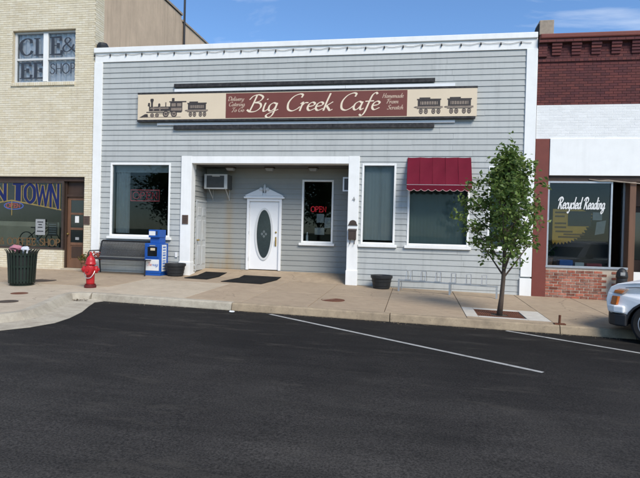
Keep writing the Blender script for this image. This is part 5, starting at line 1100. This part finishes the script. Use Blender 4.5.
# door mats follow the pavement and the porch ramp
def gz(x, y): 
    g = G(x, y)
    return g + .004 * (y > -.02) if y <= 0 else (G(x) + .004) + (.135 - G(x) - .004) * (y + .02) / (YB + .12)
def doormat(x0, x1, y0, y1, label, sk=0.0):
    mb = MB(); ys = [y0, -.03, y1] if y0 < -.03 < y1 else [y0, y1]; k = 0
    rows = [y0 + (y1 - y0) * i / 12 for i in range(13)] + ([-.02, 0.0] if y0 < -.02 < y1 else []); rows.sort()
    for y in rows:
        s = sk * (y - y0)
        for x in (x0 + s, x1 + s): z = max(gz(x, y), G(x, y)) + .003; mb.v += [(x, y, z), (x, y, z + .012)]
    for i in range(len(rows) - 1):
        a, b = 4 * i, 4 * (i + 1); mb._f((a + 1, a + 3, b + 3, b + 1)); mb._f((a, b, b + 2, a + 2)); mb._f((a, a + 1, b + 1, b)); mb._f((a + 2, b + 2, b + 3, a + 3))
    mb._f((0, 2, 3, 1)); e = 4 * (len(rows) - 1); mb._f((e, e + 1, e + 3, e + 2))
    return tag(mb.build('door_mat', 'mat_rubber'), label, 'mat', 'black porch mats')
doormat(-6.15, -5.5, -.86, .5, 'black rubber mat on the ground by the left porch post', .06); doormat(-5.0, -3.9, -1.15, .3, 'larger black rubber mat lying before the white front door', .12)
# tree grate in the pale pad
gt = empty('tree_grate', (1.68, -3.5, G(1.68, -3.5))); tag(gt, 'rusty square iron grate round the street tree', 'tree grate')
def gzz(x, y): return G(x, y) - .012
for k in range(22):
    x0 = 1.245 + k * .0402; x1 = x0 + .03
    spans = [(-3.93, -3.09)]
    if abs((x0 + x1) / 2 - 1.68) < .16: h_ = math.sqrt(.17 ** 2 - min(abs((x0 + x1) / 2 - 1.68), .165) ** 2); spans = [(-3.93, -3.66 - h_ + .1), (-3.56 + h_, -3.09)]
    for (a, b) in spans:
        mb = MB(); mb.hexa([(x0, a, gzz(x0, a) - .02), (x1, a, gzz(x1, a) - .02), (x1, b, gzz(x1, b) - .02), (x0, b, gzz(x0, b) - .02), (x0, a, gzz(x0, a)), (x1, a, gzz(x1, a)), (x1, b, gzz(x1, b)), (x0, b, gzz(x0, b))]); mb.build('grate_bar', 'rust', gt)
for (a, b, c, d) in ((1.238, 2.132, -3.945, -3.93), (1.238, 2.132, -3.09, -3.075), (1.238, 2.132, -3.53, -3.49)):
    if c > -3.6 and c < -3.2: 
        for (p, q) in ((1.25, 1.52), (1.85, 2.12)): mb = MB(); mb.hexa([(p, c, gzz(p, c) - .015), (q, c, gzz(q, c) - .015), (q, d, gzz(q, d) - .015), (p, d, gzz(p, d) - .015), (p, c, gzz(p, c) + .003), (q, c, gzz(q, c) + .003), (q, d, gzz(q, d) + .003), (p, d, gzz(p, d) + .003)]); mb.build('grate_rib', 'rust', gt)
    else: mb = MB(); mb.hexa([(a, c, gzz(a, c) - .03), (b, c, gzz(b, c) - .03), (b, d, gzz(b, d) - .03), (a, d, gzz(a, d) - .03), (a, c, gzz(a, c) + .01), (b, c, gzz(b, c) + .01), (b, d, gzz(b, d) + .01), (a, d, gzz(a, d) + .01)]); mb.build('grate_rib', 'rust', gt)
# sign-post stub on the kerb, scrap of paper in the road
mb = MB(); x, y = 2.62, -4.32; z = G(x, y); mb.box(x - .09, x + .1, y - .06, y + .06, z + .002, z + .02); mb.tube([(x, y, z), (x + .005, y, z + .17)], .022, 8); tag(mb.build('post_stub', 'rust'), 'rusty cut-off post stub on the kerb right of the tree', 'post stub')
lump('paper_scrap', 'litter', (-3.45, -4.72, GR(-3.45) + .018), (.06, .035, .018), 'crumpled white paper scrap on the road by the kerb', 'litter', 12)

# ================================================================ STREET TREE
def make_tree(name, base, label, trunk_h, height, rad, prof, nbr, nleaf, lsize, seed, trunk_r=.05, lean=(0, 0), cat='tree', group=None, grn=green, spread=.1, zmin=0.0):
    rg = random.Random(seed); t = empty(name, base, local=True); tag(t, label, cat, group)
    mb = MB(); H = height * .93; n = 9; axis = []
    for i in range(n + 1):
        u = i / n; axis.append(Vector((lean[0] * u + .03 * math.sin(u * 7) * rad, lean[1] * u + .03 * math.cos(u * 5) * rad, H * u)))
    mb.tube(axis, [trunk_r * (1.25 if i == 0 else 1) * (1 - .82 * i / n) + .004 for i in range(n + 1)], 9); mb.build('trunk', 'bark', t, smooth=True)
    br = MB(); cl = []
    def ax(z):
        u = min(max(z / H, 0), 1) * n; i = min(int(u), n - 1); return axis[i].lerp(axis[i + 1], u - i)
    for k in range(nbr):
        u = (k + rg.random()) / nbr; z0 = trunk_h + (H - trunk_h) * u * .92; a = k * 2.399 + rg.uniform(-.4, .4); R_ = prof(u) * rad * rg.uniform(.72, 1.12)
        p0 = ax(z0); rise = (H - z0) * .22 + R_ * .65
        d = Vector((math.cos(a), math.sin(a), 0)); p1 = p0 + d * R_ * .45 + Vector((0, 0, rise * .45)); p2 = p0 + d * R_ * .95 + Vector((rg.gauss(0, .04), rg.gauss(0, .04), rise * .9))
        r0 = trunk_r * (.42 - .25 * u); br.tube([p0, p1, p2], [r0, r0 * .6, r0 * .2], 6)
        m_ = 7
        for j in range(m_):
            f = .3 + .7 * j / (m_ - 1); q = p0.lerp(p1, f * 2) if f < .5 else p1.lerp(p2, f * 2 - 1)
            e = q + Vector((rg.gauss(0, 1), rg.gauss(0, 1), rg.gauss(.3, .8))).normalized() * rad * rg.uniform(.1, .3)
            br.tube([q, e], [r0 * .3, r0 * .12], 4, False); cl += [e, q.lerp(e, .5), e]
    for j in range(8): cl.append(ax(H * (.8 + .2 * j / 7)) + Vector((rg.gauss(0, .06), rg.gauss(0, .06), .04 * j)) * rad)
    br.build('branches', 'bark', t)
    mb = MB(); leaves(mb, [tuple(c) for c in cl if c.z > zmin], nleaf, spread * rad, lsize, grn, rg); o = mb.build('crown', 'leaf', t, recalc=False); return t
def tp(u):
    k = ((0, .80), (.2, 1.0), (.4, .92), (.6, .62), (.8, .36), (1, .12))
    for (a, p), (b, q) in zip(k, k[1:]):
        if u <= b: return p + (q - p) * (u - a) / (b - a)
    return .12
tree_green = [(.10, .17, .035), (.14, .215, .045), (.18, .255, .06), (.075, .125, .03), (.22, .28, .08)]
make_tree('street_tree', (1.68, -3.62, G(1.68, -3.6) - .03), 'young leafy street tree in a grate before the cafe', .72, 3.52, .90, tp, 36, 5200, .094, 17, .046, (.12, .0), grn=tree_green, spread=.06, zmin=1.05)

# ================================================================ PICKUP
hd = Vector((-math.cos(R(34)), math.sin(R(34)), 0)); ang = math.atan2(hd.y, hd.x)
FLW = Vector((3.93, -5.02, 0)); lf = Vector((-hd.y, hd.x, 0)); c0 = FLW - lf * .74
tk = empty('pickup_truck', (c0.x, c0.y, GR(4.0) + .0), rz=ang); tag(tk, 'white pickup truck parked nose to the kerb at the right edge', 'truck')
# local: x forward, front axle at 0, rear axle at -2.85, y left
def arch(cx, r, n=12): return [(cx + r * math.cos(math.pi * (1 - i / n)), .30 + r * math.sin(math.pi * (1 - i / n))) for i in range(n + 1)]
HB = .86
low = [(-3.95, .45), (-3.3, .40)] + arch(-2.85, .43) + [(-2.2, .36), (-.6, .34)] + arch(0, .43) + [(.5, .42), (.66, .45), (.74, .56), (.76, .70), (.735, .82), (.69, .92), (.58, .985), (.3, 1.03), (-.2, 1.07), (-.62, 1.10), (-.66, 1.04), (-3.95, 1.04)]
def pinch(o, x_start, amt):
    for v in o.data.vertices:
        if v.co.x > x_start: k = (v.co.x - x_start) / (.77 - x_start); v.co.y *= 1 - amt * k ** 1.8
        if v.co.z > .9: v.co.y *= 1 - .25 * (v.co.z - .9)
mb = MB(); mb.prism(low, -HB, HB); body = mb.build('body', 'truck_white', tk, bevel=.055, seg=4)
pinch(body, -.2, .17)
cabp = [(-.62, 1.08), (-1.18, 1.58), (-1.35, 1.64), (-2.05, 1.64), (-2.2, 1.58), (-2.3, 1.08)]
mb = MB(); mb.prism(cabp, -.78, .78); cb = mb.build('cab', 'truck_white', tk, bevel=.05, seg=3)
for v in cb.data.vertices:
    if v.co.z > 1.3: v.co.y *= .84
mb = MB(); mb.hexa([(-.66, -.66, 1.12), (-.66, .66, 1.12), (-.68, .66, 1.1), (-.68, -.66, 1.1), (-1.165, -.56, 1.565), (-1.165, .56, 1.565), (-1.19, .56, 1.55), (-1.19, -.56, 1.55)]); mb.build('windscreen', 'car_glass', cb)
for s in (-1, 1):
    mb = MB(); y0, y1 = s * .785, s * .672; mb.face([(-.86, y0, 1.13), (-1.27, y1, 1.55), (-2.1, y1, 1.55), (-2.16, y0, 1.13)]); mb.build('side_window', 'car_glass', cb)
    mb = MB(); mb.box(-.98, -.86, s * .86, s * 1.02, 1.08, 1.24); mb.tube([(-.92, s * .78, 1.1), (-.92, s * .9, 1.12)], .02, 6); mb.build('door_mirror', 'truck_black', tk, bevel=.02)
    dd = MB(); dd.box(-1.96, -.8, s * HB - .004 if s > 0 else s * HB - .006, s * HB + .006 if s > 0 else s * HB + .004, .46, 1.02); do = dd.build('door', 'truck_white', tk, bevel=.003); mb = MB(); mb.box(-1.85, -1.7, s * (HB + .005), s * (HB + .035), .88, .92); mb.build('handle', 'truck_black', do)
    # wrap-round lamp: clear headlamp above an amber marker
    hl = MB(); hl.hexa([(.50, s * .815, .815), (.705, s * .70, .815), (.62, s * .66, .815), (.45, s * .75, .815), (.42, s * .815, .91), (.65, s * .70, .905), (.58, s * .66, .905), (.38, s * .75, .91)])
    hl.build('headlight', 'lamp_clear', tk, bevel=.02)
    mb = MB(); mb.hexa([(.50, s * .832, .825), (.64, s * .752, .825), (.6, s * .72, .825), (.48, s * .79, .825), (.46, s * .828, .88), (.62, s * .75, .88), (.58, s * .72, .88), (.44, s * .79, .88)]); mb.build('turn_signal', 'amber', tk, bevel=.012)
    mb = MB(); mb.hexa([(.575, s * .815, .625), (.69, s * .745, .625), (.64, s * .70, .625), (.55, s * .77, .625), (.55, s * .815, .775), (.66, s * .748, .775), (.61, s * .70, .775), (.52, s * .77, .775)]); mb.build('marker_lamp', 'amber', tk, bevel=.012)
    mb = MB(); mb.box(-3.965, -3.92, s * .70 - .08, s * .70 + .08, .7, 1.0); mb.build('tail_lamp', 'tail_red', tk, bevel=.01)
    mb = MB(); mb.tube([(-.62, s * .852, .98), (-.1, s * .846, .972), (.3, s * .815, .945), (.44, s * .795, .925)], .006, 5); mb.build('bonnet_shut_line', 'truck_black', tk)
    # dark wheel-arch liner
    for cx in (0, -2.85):
        mb = MB(); n = 12
        for i in range(n + 1):
            a = math.pi * (1 - i / n)
            for (rr, yy) in ((.438, s * .835), (.405, s * .835), (.405, s * .5), (.438, s * .5)): mb.v.append((cx + rr * math.cos(a), yy, .30 + rr * math.sin(a)))
        for i in range(n):
            for j in range(4): k = (j + 1) % 4; mb._f((4 * i + j, 4 * i + k, 4 * i + 4 + k, 4 * i + 4 + j))
        mb.build('arch_liner', 'truck_black', tk)
mb = MB(); mb.prism([(.44, -.865), (.6, -.84), (.72, -.74), (.80, -.5), (.83, 0), (.80, .5), (.72, .74), (.6, .84), (.44, .865), (.44, .7), (.6, .5), (.6, -.5), (.44, -.7)], .49, .62, 'xy'); mb.build('bumper', 'truck_white', tk, bevel=.03, seg=3)
mb = MB(); mb.prism([(.40, -.855), (.58, -.83), (.70, -.73), (.775, -.5), (.805, 0), (.775, .5), (.70, .73), (.58, .83), (.40, .855), (.40, .7), (.55, .5), (.55, -.5), (.40, -.7)], .27, .485, 'xy'); mb.build('air_dam', 'truck_black', tk, bevel=.03, seg=3)
mb = MB(); mb.box(.7, .775, -.55, .55, .66, .86); mb.build('grille', 'truck_black', tk, bevel=.02)
mb = MB(); mb.box(-3.9, -2.36, -.74, .74, .42, .62); mb.build('bed_floor', 'truck_black', tk)
mb = MB(); mb.box(-2.36, .45, -.6, .6, .3, .42); mb.build('chassis', 'truck_black', tk); mb = MB(); mb.box(-4.1, -3.96, -.82, .82, .46, .6); mb.build('rear_bumper', 'alloy', tk, bevel=.03)
def wheel(x, y):
    s = 1 if y > 0 else -1; r = .345; mb = MB()
    mb.lathe([(.235, y - s * .1), (.30, y - s * .115), (r - .012, y - s * .1), (r, y - s * .07), (r, y + s * .07), (r - .012, y + s * .1), (.30, y + s * .115), (.235, y + s * .1)], (x, 0, r), 36, 'y')
    wh_ = mb.build('wheel', 'rubber', tk, smooth=False)
    mb = MB(); mb.lathe([(.235, y - s * .09), (.24, y + s * .098), (.222, y + s * .104), (.21, y + s * .06), (.205, y - s * .02), (.02, y - s * .02)], (x, 0, r), 32, 'y'); mb.build('rim', 'alloy', wh_, smooth=False)
    mb = MB(); mb.lathe([(.2, y + s * .0), (.2, y + s * .012), (.01, y + s * .012)], (x, 0, r), 24, 'y'); mb.build('brake_disc', 'truck_black', wh_)
    mb = MB(); mb.lathe([(.06, y + s * .03), (.062, y + s * .095), (.04, y + s * .105), (.01, y + s * .106)], (x, 0, r), 18, 'y'); mb.build('hub', 'alloy', wh_)
    for k in range(5):
        a = 2 * math.pi * k / 5 + .15; ca, sa = math.cos(a), math.sin(a); mb = MB(); P = []
        for (rr, hw) in ((.045, .045), (.222, .03)):
            for (t_, yy) in ((-hw, .05), (hw, .05), (hw * .75, .098), (-hw * .75, .098)): P.append((x + rr * ca - t_ * sa, y + s * yy, r + rr * sa + t_ * ca))
        mb.hexa(P); mb.build('spoke', 'alloy', wh_, bevel=.006)
for (x, y) in ((0, .72), (0, -.72), (-2.85, .72), (-2.85, -.72)): wheel(x, y)

# ================================================================ ACROSS THE STREET (seen in the shop window reflections)
sl2 = empty('street_lamp', (-2.9, -30, GR(-2.9)), local=True); tag(sl2, 'tall street lamp with curved arm mirrored in the narrow cafe window', 'street lamp')
mb = MB(); mb.tube([(0, 0, 0), (0, 0, 7.0)], [.13, .08], 10); mb.build('pole', 'galv', sl2); mb = MB(); mb.tube(smooth_pts([(0, 0, 6.6), (-.6, 0, 7.5), (-1.8, 0, 8.0), (-3.0, 0, 8.05)], 6), .06, 8); mb.build('arm', 'galv', sl2); mb = MB(); mb.box(-3.7, -3.0, -.15, .15, 7.95, 8.1); mb.build('lamp_head', 'galv', sl2, bevel=.05)
rt_ = lambda u: .55 + .9 * u if u < .4 else max(.2, .95 - .95 * (u - .4))
for (x, y, h, r, sd_, lab) in ((-9.5, -36, 8.5, 3.6, 21, 'round dark tree across the street mirrored in the porch window'), (-17, -38, 8.0, 4.0, 22, 'broad dark tree across the street mirrored in the wide left window'), (-24.5, -37, 7.2, 3.6, 23, 'dark tree across the street mirrored at the edge of the left window'), (9, -50, 7, 3.4, 24, 'distant tree across the street mirrored in the bookshop window')):
    make_tree('reflected_tree', (x, y, GR(x)), lab, 1.6, h, r, rt_, 24, 5000, .3, sd_, .16, spread=.13, group='trees across the street')

db = MB(); rg = random.Random(77)
leaves(db, [(-6.75 + .25 * rg.random(), -4.62 - .25 * rg.random(), GR(-6.7) + .045) for _ in range(8)] , 46, .02, .05, [(.08, .045, .02), (.05, .03, .015), (.1, .07, .03)], rg)
db.v = [(x, y, max(z * .25 + (GR(-6.7) + .045) * .75, GR(x) + .034)) for x, y, z in db.v]
o = db.build('dry_leaves', 'leaf', recalc=False); tag(o, 'small drift of dry brown leaves in the gutter below the hydrant', 'leaves', kind='stuff')
gr_ = MB(); rg = random.Random(78)
for _ in range(420):
    x = rg.uniform(-6.2, 3.6); y = -4.49 - abs(rg.gauss(0, .07)); r = rg.uniform(.003, .009); z = GR(x); b = len(gr_.v)
    a = rg.random() * 3; gr_.v += [(x + r * math.cos(a), y + r * math.sin(a), z), (x + r * math.cos(a + 2.1), y + r * math.sin(a + 2.1), z), (x + r * math.cos(a + 4.2), y + r * math.sin(a + 4.2), z), (x, y, z + r * .8)]
    for f in ((0, 1, 3), (1, 2, 3), (2, 0, 3)): gr_._f(tuple(b + i for i in f))
o = gr_.build('kerbside_grit', 'kerb_tan', recalc=False); tag(o, 'loose grit lying on the road along the foot of the kerb', 'grit', kind='stuff')
